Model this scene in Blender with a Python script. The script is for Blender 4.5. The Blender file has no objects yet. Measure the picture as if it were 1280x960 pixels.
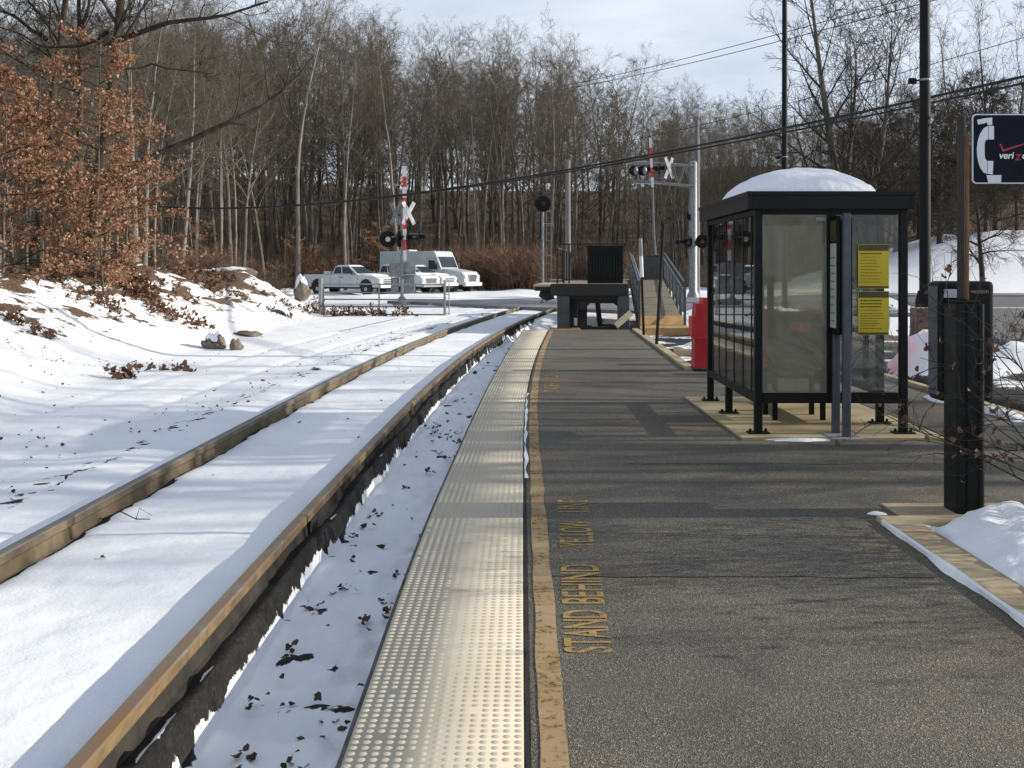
import bpy, bmesh, math, random
import numpy as np
from mathutils import Vector, Matrix, noise as mnoise
from mathutils.geometry import tessellate_polygon
PI = math.pi
R = math.radians
SC = bpy.context.scene
COL = SC.collection
EYE = 1.6
F = 1250.0
def px(x, y, D):
    """pixel of the photograph at distance D -> point of the place"""
    return Vector(((x-648)/F*D, D, EYE-(y-336)/F*D))

# ---------------------------------------------------------------- materials
def new_mat(name):
    m = bpy.data.materials.new(name); m.use_nodes = True
    nt = m.node_tree; b = nt.nodes['Principled BSDF']
    return m, nt, b
def N(nt, t, **kw):
    n = nt.nodes.new(t)
    for k, v in kw.items():
        if k in n.inputs: n.inputs[k].default_value = v
        else: setattr(n, k, v)
    return n
def ramp(nt, fac, stops):
    r = nt.nodes.new('ShaderNodeValToRGB'); cr = r.color_ramp
    while len(cr.elements) > len(stops): cr.elements.remove(cr.elements[-1])
    while len(cr.elements) < len(stops): cr.elements.new(0.5)
    for e, (p, c) in zip(cr.elements, stops):
        e.position = p; e.color = (*c, 1) if len(c) == 3 else c
    if fac is not None: nt.links.new(fac, r.inputs[0])
    return r
def coords(nt, kind='Object', scale=(1,1,1)):
    tc = nt.nodes.new('ShaderNodeTexCoord'); mp = nt.nodes.new('ShaderNodeMapping')
    mp.inputs['Scale'].default_value = scale
    nt.links.new(tc.outputs[kind], mp.inputs[0]); return mp.outputs[0]
def worldpos(nt, scale=(1,1,1)):
    g = nt.nodes.new('ShaderNodeNewGeometry'); mp = nt.nodes.new('ShaderNodeMapping')
    mp.inputs['Scale'].default_value = scale
    nt.links.new(g.outputs['Position'], mp.inputs[0]); return mp.outputs[0]
def noise(nt, vec, scale, detail=4, rough=.55, out='Fac'):
    n = N(nt, 'ShaderNodeTexNoise'); n.inputs['Scale'].default_value = scale
    n.inputs['Detail'].default_value = detail; n.inputs['Roughness'].default_value = rough
    nt.links.new(vec, n.inputs['Vector']); return n.outputs[out]
def mix(nt, fac, a, b, mode='MIX'):
    m = nt.nodes.new('ShaderNodeMix'); m.data_type = 'RGBA'; m.blend_type = mode
    for sock, v in ((m.inputs[0], fac), (m.inputs[6], a), (m.inputs[7], b)):
        if hasattr(v, 'links'): nt.links.new(v, sock)
        elif isinstance(v, (tuple, list)): sock.default_value = (*v, 1) if len(v) == 3 else v
        else: sock.default_value = v
    return m.outputs[2]
def mth(nt, op, a, b=None, c=None, clamp=False):
    m = nt.nodes.new('ShaderNodeMath'); m.operation = op; m.use_clamp = clamp
    for i, v in enumerate((a, b, c)):
        if v is None: continue
        if hasattr(v, 'links'): nt.links.new(v, m.inputs[i])
        else: m.inputs[i].default_value = v
    return m.outputs[0]
def bump(nt, b, h, strength, dist):
    n = nt.nodes.new('ShaderNodeBump'); n.inputs['Strength'].default_value = strength
    n.inputs['Distance'].default_value = dist
    nt.links.new(h, n.inputs['Height']); nt.links.new(n.outputs[0], b.inputs['Normal'])
def mottled(name, c1, c2, scale=6, rough=.6, metal=0, bmp=.15, bdist=.01, c3=None, spec=.5, detail=5, stretch=(1,1,1), thr=(.35,.65)):
    """a painted, rusted or weathered surface: two or three colours broken up by noise in the object's own space"""
    m, nt, b = new_mat(name)
    v = coords(nt, 'Object', stretch)
    f = noise(nt, v, scale, detail, .6)
    stops = [(thr[0], c1), (thr[1], c2)] + ([(min(.98, thr[1]+.18), c3)] if c3 else [])
    r = ramp(nt, f, stops)
    nt.links.new(r.outputs[0], b.inputs['Base Color'])
    f2 = noise(nt, v, scale*7, 3, .6)
    rr = mth(nt, 'MULTIPLY_ADD', f2, .25, rough-.12, clamp=True)
    nt.links.new(rr, b.inputs['Roughness'])
    b.inputs['Metallic'].default_value = metal
    b.inputs['Specular IOR Level'].default_value = spec
    if bmp: bump(nt, b, f2, bmp, bdist)
    return m

M = {}
def make_materials():
    # asphalt with visible aggregate
    def asphalt(name, dark, mid, light, wear, sc=85):
        m, nt, b = new_mat(name)
        v = worldpos(nt)
        vo = N(nt, 'ShaderNodeTexVoronoi'); vo.inputs['Scale'].default_value = sc; nt.links.new(v, vo.inputs['Vector'])
        sp = nt.nodes.new('ShaderNodeSeparateColor'); nt.links.new(vo.outputs['Color'], sp.inputs[0])
        r1 = ramp(nt, sp.outputs[0], [(0, dark), (.45, mid), (.8, mid), (1, light)])
        big = noise(nt, v, .9, 5, .6); r2 = ramp(nt, big, [(.3, (.72,.73,.75)), (.7, (1.2,1.15,1.08))])
        c = mix(nt, 1, r1.outputs[0], r2.outputs[0], 'MULTIPLY')
        st = noise(nt, worldpos(nt, (.35, 1.2, 1)), 1.7, 6, .65)
        c = mix(nt, ramp(nt, st, [(.55, (0,0,0)), (.75, (.75,.75,.75))]).outputs[0], c, wear)
        tint = noise(nt, v, .55, 3, .5)
        c = mix(nt, ramp(nt, tint, [(.52, (0,0,0)), (.72, (.55,.55,.55))]).outputs[0], c, mix(nt, 1, c, (1.35,1.02,.78), 'MULTIPLY'))
        nt.links.new(c, b.inputs['Base Color'])
        b.inputs['Roughness'].default_value = .82
        b.inputs['Specular IOR Level'].default_value = .3
        bump(nt, b, vo.outputs['Distance'], .7, .006)
        return m
    M['asphalt'] = asphalt('platform asphalt', (.055,.053,.048), (.134,.123,.102), (.32,.295,.24), (.115,.108,.097), 185)
    M['lot'] = asphalt('parking asphalt', (.1,.1,.1), (.14,.14,.145), (.25,.25,.25), (.2,.2,.205), 40)
    # slushy road
    m, nt, b = new_mat('slushy road'); v = worldpos(nt)
    f = noise(nt, worldpos(nt, (.25, 1.0, 1)), .9, 6, .65)
    nt.links.new(ramp(nt, f, [(.38, (.13,.13,.14)), (.55, (.2,.2,.215)), (.68, (.68,.7,.74))]).outputs[0], b.inputs['Base Color'])
    b.inputs['Roughness'].default_value = .7; M['road'] = m
    # ground: snow over leaf litter / ballast, cover read from the mesh
    m, nt, b = new_mat('snowy ground'); v = worldpos(nt)
    at = N(nt, 'ShaderNodeAttribute', attribute_name='snow'); al = N(nt, 'ShaderNodeAttribute', attribute_name='litter')
    fine = noise(nt, v, 9, 5, .65); fine2 = noise(nt, v, 42, 3, .6); fine3 = noise(nt, v, 2.2, 4, .55)
    s = mth(nt, 'ADD', at.outputs['Fac'], mth(nt, 'MULTIPLY_ADD', fine, .9, -.45))
    s = mth(nt, 'ADD', s, mth(nt, 'MULTIPLY_ADD', fine2, .3, -.15))
    mask = ramp(nt, s, [(.46, (0,0,0)), (.54, (1,1,1))]).outputs[0]
    lit = ramp(nt, fine2, [(.3, (.022,.014,.009)), (.47, (.085,.053,.032)), (.6, (.15,.097,.06)), (.72, (.21,.15,.10))])
    bal_shaded = ramp(nt, fine2, [(.3, (.008,.007,.006)), (.6, (.022,.019,.016)), (.8, (.055,.048,.04))])  # ballast tones darkened to read as shade beside the rail
    under = mix(nt, al.outputs['Fac'], bal_shaded.outputs[0], lit.outputs[0])
    snowc = ramp(nt, fine3, [(.3, (.82,.84,.87)), (.6, (.89,.895,.905))])
    nt.links.new(mix(nt, mask, under, snowc.outputs[0]), b.inputs['Base Color'])
    b.inputs['Roughness'].default_value = .75; b.inputs['Specular IOR Level'].default_value = .25
    h = mth(nt, 'ADD', mth(nt, 'MULTIPLY', fine, .75), mth(nt, 'MULTIPLY', fine2, .35))
    bump(nt, b, h, .30, .03); M['ground'] = m
    # loose snow heaps
    m, nt, b = new_mat('piled snow'); v = worldpos(nt)
    f = noise(nt, v, 9, 6, .65); f2 = noise(nt, v, 2, 3, .5)
    nt.links.new(ramp(nt, f2, [(.3, (.82,.84,.87)), (.65, (.89,.895,.905))]).outputs[0], b.inputs['Base Color'])
    b.inputs['Roughness'].default_value = .7; b.inputs['Specular IOR Level'].default_value = .25
    bump(nt, b, f, .6, .04); M['snow'] = m
    M['tactile'] = mottled('cream tactile paving', (.47,.42,.335), (.53,.48,.39), 2.2, .9, 0, .2, .004, spec=.03, c3=(.56,.515,.43), detail=8, thr=(.3,.6))
    M['edge'] = mottled('dark platform edge', (.05,.05,.05), (.13,.125,.12), 5, .8, 0, .3)
    M['concrete'] = mottled('tan concrete', (.30,.23,.135), (.46,.37,.235), 3.2, .85, 0, .35, .006, c3=(.5,.44,.34), detail=9)
    M['pad'] = mottled('yellowed concrete pad', (.38,.29,.15), (.5,.41,.24), 2.0, .85, 0, .3, .006, c3=(.54,.48,.36), detail=9)
    M['greyconcrete'] = mottled('grey concrete', (.2,.19,.18), (.34,.32,.3), 4, .85, 0, .3, .006)
    M['pedestal'] = mottled('pinkish concrete pedestal', (.16,.1,.09), (.26,.17,.15), 4, .85, 0, .3, .006)
    # rail steel
    m, nt, b = new_mat('rusty rail steel'); v = worldpos(nt)
    f = noise(nt, v, 5, 7, .7); f2 = noise(nt, v, 60, 3, .6)
    c = ramp(nt, f, [(.3, (.09,.063,.038)), (.48, (.175,.122,.062)), (.6, (.25,.165,.075)), (.74, (.19,.15,.10))]).outputs[0]
    nt.links.new(c, b.inputs['Base Color']); b.inputs['Roughness'].default_value = .62; b.inputs['Metallic'].default_value = .15
    bump(nt, b, f2, .25, .004); M['rail'] = m
    m, nt, b = new_mat('worn rail head'); v = worldpos(nt)
    f = noise(nt, worldpos(nt, (1,.25,1)), 11, 6, .7)
    nt.links.new(ramp(nt, f, [(.35, (.27,.16,.065)), (.5, (.23,.165,.105)), (.62, (.25,.24,.225))]).outputs[0], b.inputs['Base Color'])
    b.inputs['Roughness'].default_value = .42; b.inputs['Metallic'].default_value = .35; M['railhead'] = m
    M['railgrey'] = mottled('worn grey rail head', (.15,.125,.10), (.25,.235,.22), 8, .45, .3, .1, .002, stretch=(1,.25,1))
    M['railweb_shade'] = mottled('dark rail web with painted shade', (.016,.013,.011), (.042,.033,.024), 6, .8, 0, .2, .004)  # shade on the platform-side rail's web put into its colour
    M['railolive'] = mottled('olive brown rail side', (.10,.078,.046), (.20,.158,.095), 4, .7, .1, .2, .004, c3=(.16,.12,.075), detail=8)
    # worn paint with holes that show the asphalt below
    def worn(name, c1, c2, lo, hi):
        m, nt, b = new_mat(name); v = worldpos(nt)
        f = noise(nt, v, 26, 6, .7); g = noise(nt, v, 3, 4, .6)
        nt.links.new(ramp(nt, g, [(.3, c1), (.7, c2)]).outputs[0], b.inputs['Base Color'])
        b.inputs['Roughness'].default_value = .8
        a = ramp(nt, mth(nt, 'ADD', mth(nt, 'MULTIPLY', f, .65), mth(nt, 'MULTIPLY', g, .35)), [(lo, (0,0,0)), (hi, (1,1,1))])
        nt.links.new(a.outputs[0], b.inputs['Alpha']); return m
    M['yellowline'] = worn('worn yellow edge line', (.30,.19,.065), (.38,.28,.15), .35, .50)
    M['letters'] = worn('worn yellow lettering', (.33,.205,.05), (.40,.26,.08), .36, .50)
    M['whiteline'] = worn('worn white parking line', (.6,.6,.6), (.7,.7,.7), .4, .55)
    M['crack'] = mottled('dark crack', (.008,.008,.008), (.02,.02,.02), 9, .95, 0, 0)
    M['black'] = mottled('black painted metal', (.003,.004,.0042), (.007,.0085,.0085), 3, .55, 0, .05, .002, spec=.22)
    M['bronze'] = mottled('dark bronze roof metal', (.004,.004,.004), (.009,.008,.0075), 3, .55, 0, .05, .002, spec=.25)
    M['greenblack'] = mottled('dark green plastic', (.0035,.0055,.0052), (.007,.0105,.01), 3, .5, 0, .06, .002, spec=.22)
    M['galv'] = mottled('galvanised steel', (.2,.215,.23), (.3,.315,.33), 7, .45, .35, .08, .002)
    M['greypost'] = mottled('grey painted post', (.05,.06,.075), (.085,.097,.115), 5, .5, .1, .06, .002)
    M['greybox'] = mottled('weathered grey cabinet', (.16,.165,.165), (.27,.275,.27), 5, .6, .1, .1, .003)
    M['slate'] = mottled('slate grey panel', (.045,.05,.057), (.075,.08,.088), 4, .6, 0, .1, .003)
    M['polebrown'] = mottled('dark brown sign pole', (.022,.02,.021), (.045,.038,.036), 5, .6, 0, .1, .002, stretch=(1,1,.3), spec=.2)
    M['orangestrip'] = mottled('orange brown strip', (.10,.045,.022), (.24,.095,.03), 6, .7, .1, .2, .003, stretch=(1,1,.25))
    M['rustplate'] = mottled('rusty orange tread plate', (.36,.2,.075), (.5,.32,.14), 3.5, .75, 0, .15, .004, c3=(.3,.12,.03))
    M['wood'] = mottled('weathered boards', (.16,.13,.09), (.28,.24,.18), 5, .85, 0, .3, .006, stretch=(.3,2,1))
    M['tanwood'] = mottled('tan timber', (.34,.29,.2), (.46,.42,.32), 6, .8, 0, .2, .004, stretch=(.3,2,1))
    M['darksteel'] = mottled('dark grey structural steel', (.011,.011,.012), (.024,.023,.022), 3, .65, 0, .15, .004)
    M['greystain'] = mottled('stained grey steel', (.045,.05,.058), (.08,.085,.095), 2.5, .7, 0, .15, .004, c3=(.11,.07,.045))
    M['palepole'] = mottled('pale weathered pole', (.13,.13,.135), (.20,.19,.185), 5, .8, 0, .2, .004, stretch=(1,1,.2))
    M['white'] = mottled('white vehicle paint', (.50,.535,.56), (.58,.61,.63), 1.5, .32, 0, 0)
    M['vanwhite'] = mottled('off white van body', (.42,.465,.475), (.49,.53,.535), 1.5, .4, 0, 0)
    M['signwhite'] = mottled('white reflective sheeting', (.68,.68,.66), (.8,.8,.78), 5, .5, 0, 0)
    M['signred'] = mottled('red reflective sheeting', (.55,.045,.03), (.66,.07,.045), 5, .5, 0, 0)
    M['red'] = mottled('red barrier plastic', (.42,.012,.02), (.6,.02,.03), 3, .45, 0, .08, .004)
    M['tyre'] = mottled('tyre rubber', (.012,.012,.012), (.025,.025,.025), 8, .85, 0, .1)
    M['rim'] = mottled('dull wheel metal', (.35,.35,.36), (.5,.5,.5), 8, .4, .6, 0)
    M['vglass'] = mottled('tinted vehicle glass', (.02,.028,.034), (.035,.045,.052), 2, .08, 0, 0, spec=.8)
    M['chrome'] = mottled('dull chrome', (.5,.5,.5), (.62,.62,.62), 6, .25, .9, 0)
    M['amber'] = mottled('amber lens', (.75,.2,.03), (.85,.28,.05), 6, .25, 0, 0)
    M['lens'] = mottled('clear headlamp lens', (.6,.6,.58), (.75,.75,.72), 6, .15, .2, 0)
    M['redlens'] = mottled('dark red signal lens', (.12,.01,.01), (.18,.015,.015), 6, .2, 0, 0)
    M['trim'] = mottled('dark vehicle trim', (.02,.02,.02), (.035,.035,.035), 6, .6, 0, 0)
    M['poster'] = mottled('yellow notice paper', (.52,.40,.012), (.60,.47,.02), 3, .6, 0, 0)
    M['ink'] = mottled('dark print', (.05,.045,.01), (.09,.08,.02), 8, .6, 0, 0)
    M['olive'] = mottled('dark olive print band', (.05,.05,.015), (.08,.075,.02), 8, .6, 0, 0)
    M['paper'] = mottled('pale timetable sheet', (.45,.5,.42), (.56,.6,.52), 4, .6, 0, 0)
    M['signface'] = mottled('blue black sign face', (.006,.007,.014), (.009,.01,.02), 3, .5, 0, 0, spec=.1)
    M['signgrey'] = mottled('silvery sign symbol', (.5,.52,.58), (.62,.64,.7), 7, .5, 0, 0)
    M['signcrimson'] = mottled('dull red sign print', (.28,.012,.02), (.34,.02,.03), 7, .5, 0, 0)
    M['cable'] = mottled('black cable', (.012,.012,.013), (.02,.02,.02), 5, .7, 0, 0)
    M['rock'] = mottled('grey brown boulder', (.12,.10,.078), (.24,.205,.16), 4, .9, 0, .9, .05, c3=(.33,.29,.24), detail=8)
    M['pipe'] = mottled('black rubber', (.012,.012,.014), (.03,.03,.03), 5, .7, 0, .1)
    # bark and twigs
    def bark(name, a, bb, c3=None, sc=7):
        return mottled(name, a, bb, sc, .9, 0, .7, .02, c3=c3, spec=.15, stretch=(1,1,.22))
    M['bark'] = bark('grey brown bark', (.075,.066,.055), (.17,.15,.125), (.24,.215,.18))
    M['barkpale'] = bark('pale grey bark', (.14,.125,.105), (.27,.245,.21), (.35,.32,.28))
    M['barkdark'] = bark('dark oak bark', (.035,.03,.025), (.085,.07,.057))
    M['twig'] = mottled('grey brown twigs', (.085,.071,.056), (.155,.132,.104), .35, .9, 0, 0, spec=.1)
    M['twigunder'] = mottled('dull brown undergrowth', (.06,.048,.038), (.115,.093,.072), .3, .9, 0, 0, spec=.1)
    M['twigdark'] = mottled('dark twigs', (.04,.034,.028), (.08,.068,.055), .5, .9, 0, 0, spec=.1)
    M['twigred'] = mottled('reddish brush stems', (.135,.085,.058), (.23,.155,.11), .5, .9, 0, 0, spec=.1)
    def leaf(name, cols, tr=.3):
        m, nt, b = new_mat(name)
        g = nt.nodes.new('ShaderNodeNewGeometry')
        r = ramp(nt, g.outputs['Random Per Island'], [(i/(len(cols)-1), c) for i, c in enumerate(cols)])
        nt.links.new(r.outputs[0], b.inputs['Base Color']); b.inputs['Roughness'].default_value = .65
        b.inputs['Specular IOR Level'].default_value = .25
        t = nt.nodes.new('ShaderNodeBsdfTranslucent'); nt.links.new(r.outputs[0], t.inputs[0])
        mx = nt.nodes.new('ShaderNodeMixShader'); mx.inputs[0].default_value = tr
        nt.links.new(b.outputs[0], mx.inputs[1]); nt.links.new(t.outputs[0], mx.inputs[2])
        nt.links.new(mx.outputs[0], nt.nodes['Material Output'].inputs[0]); return m
    M['beech'] = leaf('russet winter leaves', [(.21,.10,.056), (.32,.165,.09), (.40,.225,.13), (.47,.31,.195), (.27,.125,.07)])
    M['oakleaf'] = leaf('dead brown leaves', [(.085,.045,.028), (.15,.08,.048), (.21,.12,.075), (.11,.055,.036)], .15)
    M['litterleaf'] = leaf('fallen dark leaves', [(.035,.024,.018), (.075,.046,.031), (.12,.072,.046), (.05,.031,.022)], .05)
    # glass: clear sheet with Fresnel reflection
    def glass(name, tint, dirt, dirtcol, trans=0):
        m = bpy.data.materials.new(name); m.use_nodes = True; nt = m.node_tree; nt.nodes.clear()
        out = nt.nodes.new('ShaderNodeOutputMaterial')
        tr = N(nt, 'ShaderNodeBsdfTransparent'); tr.inputs[0].default_value = (*tint, 1)
        gl = N(nt, 'ShaderNodeBsdfGlossy'); gl.inputs['Roughness'].default_value = .02
        fr = N(nt, 'ShaderNodeFresnel'); fr.inputs['IOR'].default_value = 1.5
        a = nt.nodes.new('ShaderNodeMixShader'); nt.links.new(fr.outputs[0], a.inputs[0])
        nt.links.new(tr.outputs[0], a.inputs[1]); nt.links.new(gl.outputs[0], a.inputs[2])
        df = N(nt, 'ShaderNodeBsdfDiffuse'); df.inputs[0].default_value = (*dirtcol, 1)
        ts = N(nt, 'ShaderNodeBsdfTranslucent'); ts.inputs[0].default_value = (*dirtcol, 1)
        dd = nt.nodes.new('ShaderNodeMixShader'); dd.inputs[0].default_value = .5
        nt.links.new(df.outputs[0], dd.inputs[1]); nt.links.new(ts.outputs[0], dd.inputs[2])
        v = worldpos(nt); f = noise(nt, v, 1.3, 2, .5)
        fac = ramp(nt, f, [(.3, (dirt*.8,)*3), (.7, (min(1, dirt*1.2),)*3)])
        b = nt.nodes.new('ShaderNodeMixShader'); nt.links.new(fac.outputs[0], b.inputs[0])
        nt.links.new(a.outputs[0], b.inputs[1]); nt.links.new(dd.outputs[0], b.inputs[2])
        nt.links.new(b.outputs[0], out.inputs[0]); return m
    M['glass'] = glass('clear shelter glass', (.96,.97,.96), .018, (.5,.5,.46))
    M['hazyglass'] = glass('hazy scratched glazing', (.88,.87,.77), .38, (.58,.55,.44))
make_materials()

# ---------------------------------------------------------------- mesh helpers
def link(o, parent=None):
    COL.objects.link(o)
    if parent is not None: o.parent = parent
    return o
def mesh_np(name, V, Q, mat, parent=None, T=None, smooth=False, mats=None, midx=None):
    """V (n,3) vertices, Q (m,4) quads, T (k,3) triangles -> one mesh object"""
    me = bpy.data.meshes.new(name)
    V = np.asarray(V, np.float32).reshape(-1, 3)
    Q = np.zeros((0,4), np.int32) if Q is None else np.asarray(Q, np.int32).reshape(-1, 4)
    T = np.zeros((0,3), np.int32) if T is None else np.asarray(T, np.int32).reshape(-1, 3)
    me.vertices.add(len(V)); me.vertices.foreach_set('co', V.ravel())
    loops = np.concatenate([Q.ravel(), T.ravel()])
    tot = np.concatenate([np.full(len(Q), 4, np.int32), np.full(len(T), 3, np.int32)])
    start = np.concatenate([[0], np.cumsum(tot)[:-1]]).astype(np.int32) if len(tot) else np.zeros(0, np.int32)
    me.loops.add(len(loops)); me.loops.foreach_set('vertex_index', loops.astype(np.int32))
    me.polygons.add(len(tot)); me.polygons.foreach_set('loop_start', start); me.polygons.foreach_set('loop_total', tot)
    if smooth: me.polygons.foreach_set('use_smooth', np.ones(len(tot), bool))
    for mm in (mats or [mat]): me.materials.append(mm)
    if midx is not None: me.polygons.foreach_set('material_index', np.asarray(midx, np.int32))
    me.update(calc_edges=True)
    return link(bpy.data.objects.new(name, me), parent)

class MB:
    """collects simple solids; build() links them as ONE mesh object"""
    def __init__(s): s.v = []; s.f = []; s.m = []; s.mi = 0
    def add(s, vs, fs):
        o = len(s.v); s.v += [tuple(p) for p in vs]
        for f in fs: s.f.append(tuple(i+o for i in f)); s.m.append(s.mi)
        return s
    def box(s, x0, x1, y0, y1, z0, z1):
        return s.hexa([(x0,y0,z0),(x1,y0,z0),(x1,y1,z0),(x0,y1,z0)], [(x0,y0,z1),(x1,y0,z1),(x1,y1,z1),(x0,y1,z1)])
    def hexa(s, b, t):
        return s.add(list(b)+list(t), [(3,2,1,0),(4,5,6,7),(0,1,5,4),(1,2,6,5),(2,3,7,6),(3,0,4,7)])
    def beam(s, p, q, w, h, up=(0,0,1)):
        """square bar from p to q, w wide, h high"""
        p, q = Vector(p), Vector(q); d = (q-p).normalized(); u = Vector(up)
        if abs(d.dot(u)) > .98: u = Vector((0,1,0))
        a = d.cross(u).normalized()*w/2; b = a.cross(d).normalized()*h/2
        return s.hexa([p-a-b, p+a-b, p+a+b, p-a+b], [q-a-b, q+a-b, q+a+b, q-a+b])
    def tube(s, pts, rad, k=8, cap=True):
        pts = [Vector(p) for p in pts]; n = len(pts)
        if not isinstance(rad, (list, tuple)): rad = [rad]*n
        vs = []; u = None
        for i, p in enumerate(pts):
            d = (pts[min(i+1, n-1)]-pts[max(i-1, 0)]).normalized()
            if u is None:
                u = d.cross(Vector((0,0,1)))
                if u.length < .05: u = d.cross(Vector((0,1,0)))
            u = (u-d*u.dot(d)).normalized(); w = d.cross(u)
            for j in range(k):
                a = 2*PI*j/k; vs.append(p+(u*math.cos(a)+w*math.sin(a))*rad[i])
        fs = [(i*k+j, i*k+(j+1) % k, (i+1)*k+(j+1) % k, (i+1)*k+j) for i in range(n-1) for j in range(k)]
        if cap: fs += [tuple(range(k))[::-1], tuple((n-1)*k+j for j in range(k))]
        return s.add(vs, fs)
    def prism(s, poly, axis, a, b, close=True):
        """2-D outline pushed along an axis from a to b; poly given in the two other axes (x,z)/(y,z)/(x,y)"""
        if len(poly) > 2:
            ar = sum(poly[i][0]*poly[(i+1) % len(poly)][1]-poly[(i+1) % len(poly)][0]*poly[i][1] for i in range(len(poly)))
            if ar < 0: poly = poly[::-1]
        def P(u, v, t): return (t,u,v) if axis == 'x' else (u,t,v) if axis == 'y' else (u,v,t)
        n = len(poly); vs = [P(u,v,a) for u,v in poly]+[P(u,v,b) for u,v in poly]
        fs = [(i, (i+1) % n, n+(i+1) % n, n+i) for i in range(n)]
        tri = tessellate_polygon([[Vector((u,v,0)) for u,v in poly]])
        fs += [tuple(t[::-1]) for t in tri]+[tuple(i+n for i in t) for t in tri]
        return s.add(vs, fs)
    def lathe(s, prof, k=16, c=(0,0,0), axis='z'):
        vs = []
        for r, z in prof:
            for j in range(k):
                a = 2*PI*j/k; x, y = r*math.cos(a), r*math.sin(a)
                vs.append((c[0]+x, c[1]+y, c[2]+z) if axis == 'z' else (c[0]+x, c[1]+z, c[2]+y) if axis == 'y' else (c[0]+z, c[1]+x, c[2]+y))
        n = len(prof)
        fs = [(i*k+j, i*k+(j+1) % k, (i+1)*k+(j+1) % k, (i+1)*k+j) for i in range(n-1) for j in range(k)]
        fs += [tuple(range(k))[::-1], tuple((n-1)*k+j for j in range(k))]
        return s.add(vs, fs)
    def build(s, name, mat, parent=None, bevel=0, smooth=False, segs=2):
        me = bpy.data.meshes.new(name); me.from_pydata(s.v, [], s.f)
        for mm in (mat if isinstance(mat, (list, tuple)) else [mat]): me.materials.append(mm)
        if isinstance(mat, (list, tuple)): me.polygons.foreach_set('material_index', s.m)
        bm = bmesh.new(); bm.from_mesh(me); bmesh.ops.recalc_face_normals(bm, faces=bm.faces); bm.to_mesh(me); bm.free()
        if smooth:
            me.polygons.foreach_set('use_smooth', [True]*len(me.polygons))
            try: me.set_sharp_from_angle(angle=R(38))
            except Exception: pass
        o = link(bpy.data.objects.new(name, me), parent)
        if bevel:
            b = o.modifiers.new('bevel', 'BEVEL'); b.width = bevel; b.segments = segs; b.limit_method = 'ANGLE'; b.angle_limit = R(40)
        return o

def tag(o, label=None, cat=None, group=None, kind=None):
    if label: o['label'] = label
    if cat: o['category'] = cat
    if group: o['group'] = group
    if kind: o['kind'] = kind
    return o
def thing(name, label, cat, loc=(0,0,0), rotz=0, group=None):
    o = bpy.data.objects.new(name, None); o.empty_display_size = .2
    COL.objects.link(o); o.location = loc; o.rotation_euler = (0,0,rotz)
    return tag(o, label, cat, group)
KIDS = {}
def dup(root, loc=None, rotz=None, scale=None, label=None, group=None):
    r = root.copy(); COL.objects.link(r)
    if loc is not None: r.location = loc
    if rotz is not None: r.rotation_euler = (0,0,rotz)
    if scale is not None: r.scale = scale if isinstance(scale, (tuple, list)) else (scale,)*3
    if label: r['label'] = label
    if group: r['group'] = group
    if root.name not in KIDS: KIDS[root.name] = [c for c in COL.objects if c.parent == root]
    for ch in KIDS[root.name]:
        c = ch.copy(); COL.objects.link(c); c.parent = r
    return r
def text_mesh(name, body, size, mat, parent=None, shear=0, bold=0, extrude=.0006):
    cu = bpy.data.curves.new(name, 'FONT'); cu.body = body; cu.size = size; cu.shear = shear; cu.offset = bold; cu.extrude = extrude
    tmp = bpy.data.objects.new(name+'_source', cu); COL.objects.link(tmp)
    dg = bpy.context.evaluated_depsgraph_get(); dg.update()
    me = bpy.data.meshes.new_from_object(tmp.evaluated_get(dg))
    bpy.data.objects.remove(tmp); bpy.data.curves.remove(cu)
    me.materials.clear(); me.materials.append(mat)
    return link(bpy.data.objects.new(name, me), parent)
def spline(pts):
    """smooth y -> x through the given (y, x) pairs"""
    ys = np.array([p[0] for p in pts], float); xs = np.array([p[1] for p in pts], float)
    m = np.gradient(xs, ys)
    def f(y):
        y = np.clip(np.asarray(y, float), ys[0]-200, ys[-1]+200)
        i = np.clip(np.searchsorted(ys, y)-1, 0, len(ys)-2)
        h = ys[i+1]-ys[i]; t = (y-ys[i])/h
        tc = np.clip(t, 0, 1)
        v = (2*tc**3-3*tc**2+1)*xs[i]+(tc**3-2*tc**2+tc)*h*m[i]+(-2*tc**3+3*tc**2)*xs[i+1]+(tc**3-tc**2)*h*m[i+1]
        v = np.where(t < 0, xs[0]+m[0]*(y-ys[0]), v); v = np.where(t > 1, xs[-1]+m[-1]*(y-ys[-1]), v)
        return v
    return f
def ss(a, b, x):
    t = np.clip((x-a)/(b-a), 0, 1); return t*t*(3-2*t)

# ================================================================ SETTING
track = spline([(0,-2.2),(6,-2.17),(10,-2.1),(14,-1.99),(20,-1.68),(23.5,-1.42),(31.5,-.62),(38.5,.30),(50,2.3),(60,4.8),(75,9.6)])
TL = spline([(0,-.57),(3.2,-.57),(5.65,-.575),(9.35,-.51),(14,-.39),(16.8,-.29),(20,-.17),(25.8,.12)])
TR = spline([(0,.03),(3.2,.03),(7,.045),(11.8,.09),(15.4,.20),(19.7,.40),(25.8,.76)])
toe = spline([(0,-4.3),(6,-4.6),(10,-5.2),(15,-6.3),(22,-6.6),(33,-6.9),(45,-7.4)])
GAUGE = .755
def vn(x, y, s, seed=0.0, sy=None):
    sy = s if sy is None else sy
    n = mnoise.noise
    return np.array([n(Vector((a*s+seed, b*sy-seed*1.7, seed*.37))) for a, b in zip(x.ravel(), y.ravel())]).reshape(x.shape)
def lin(a, b, v): return a+(b-a)*v
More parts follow.
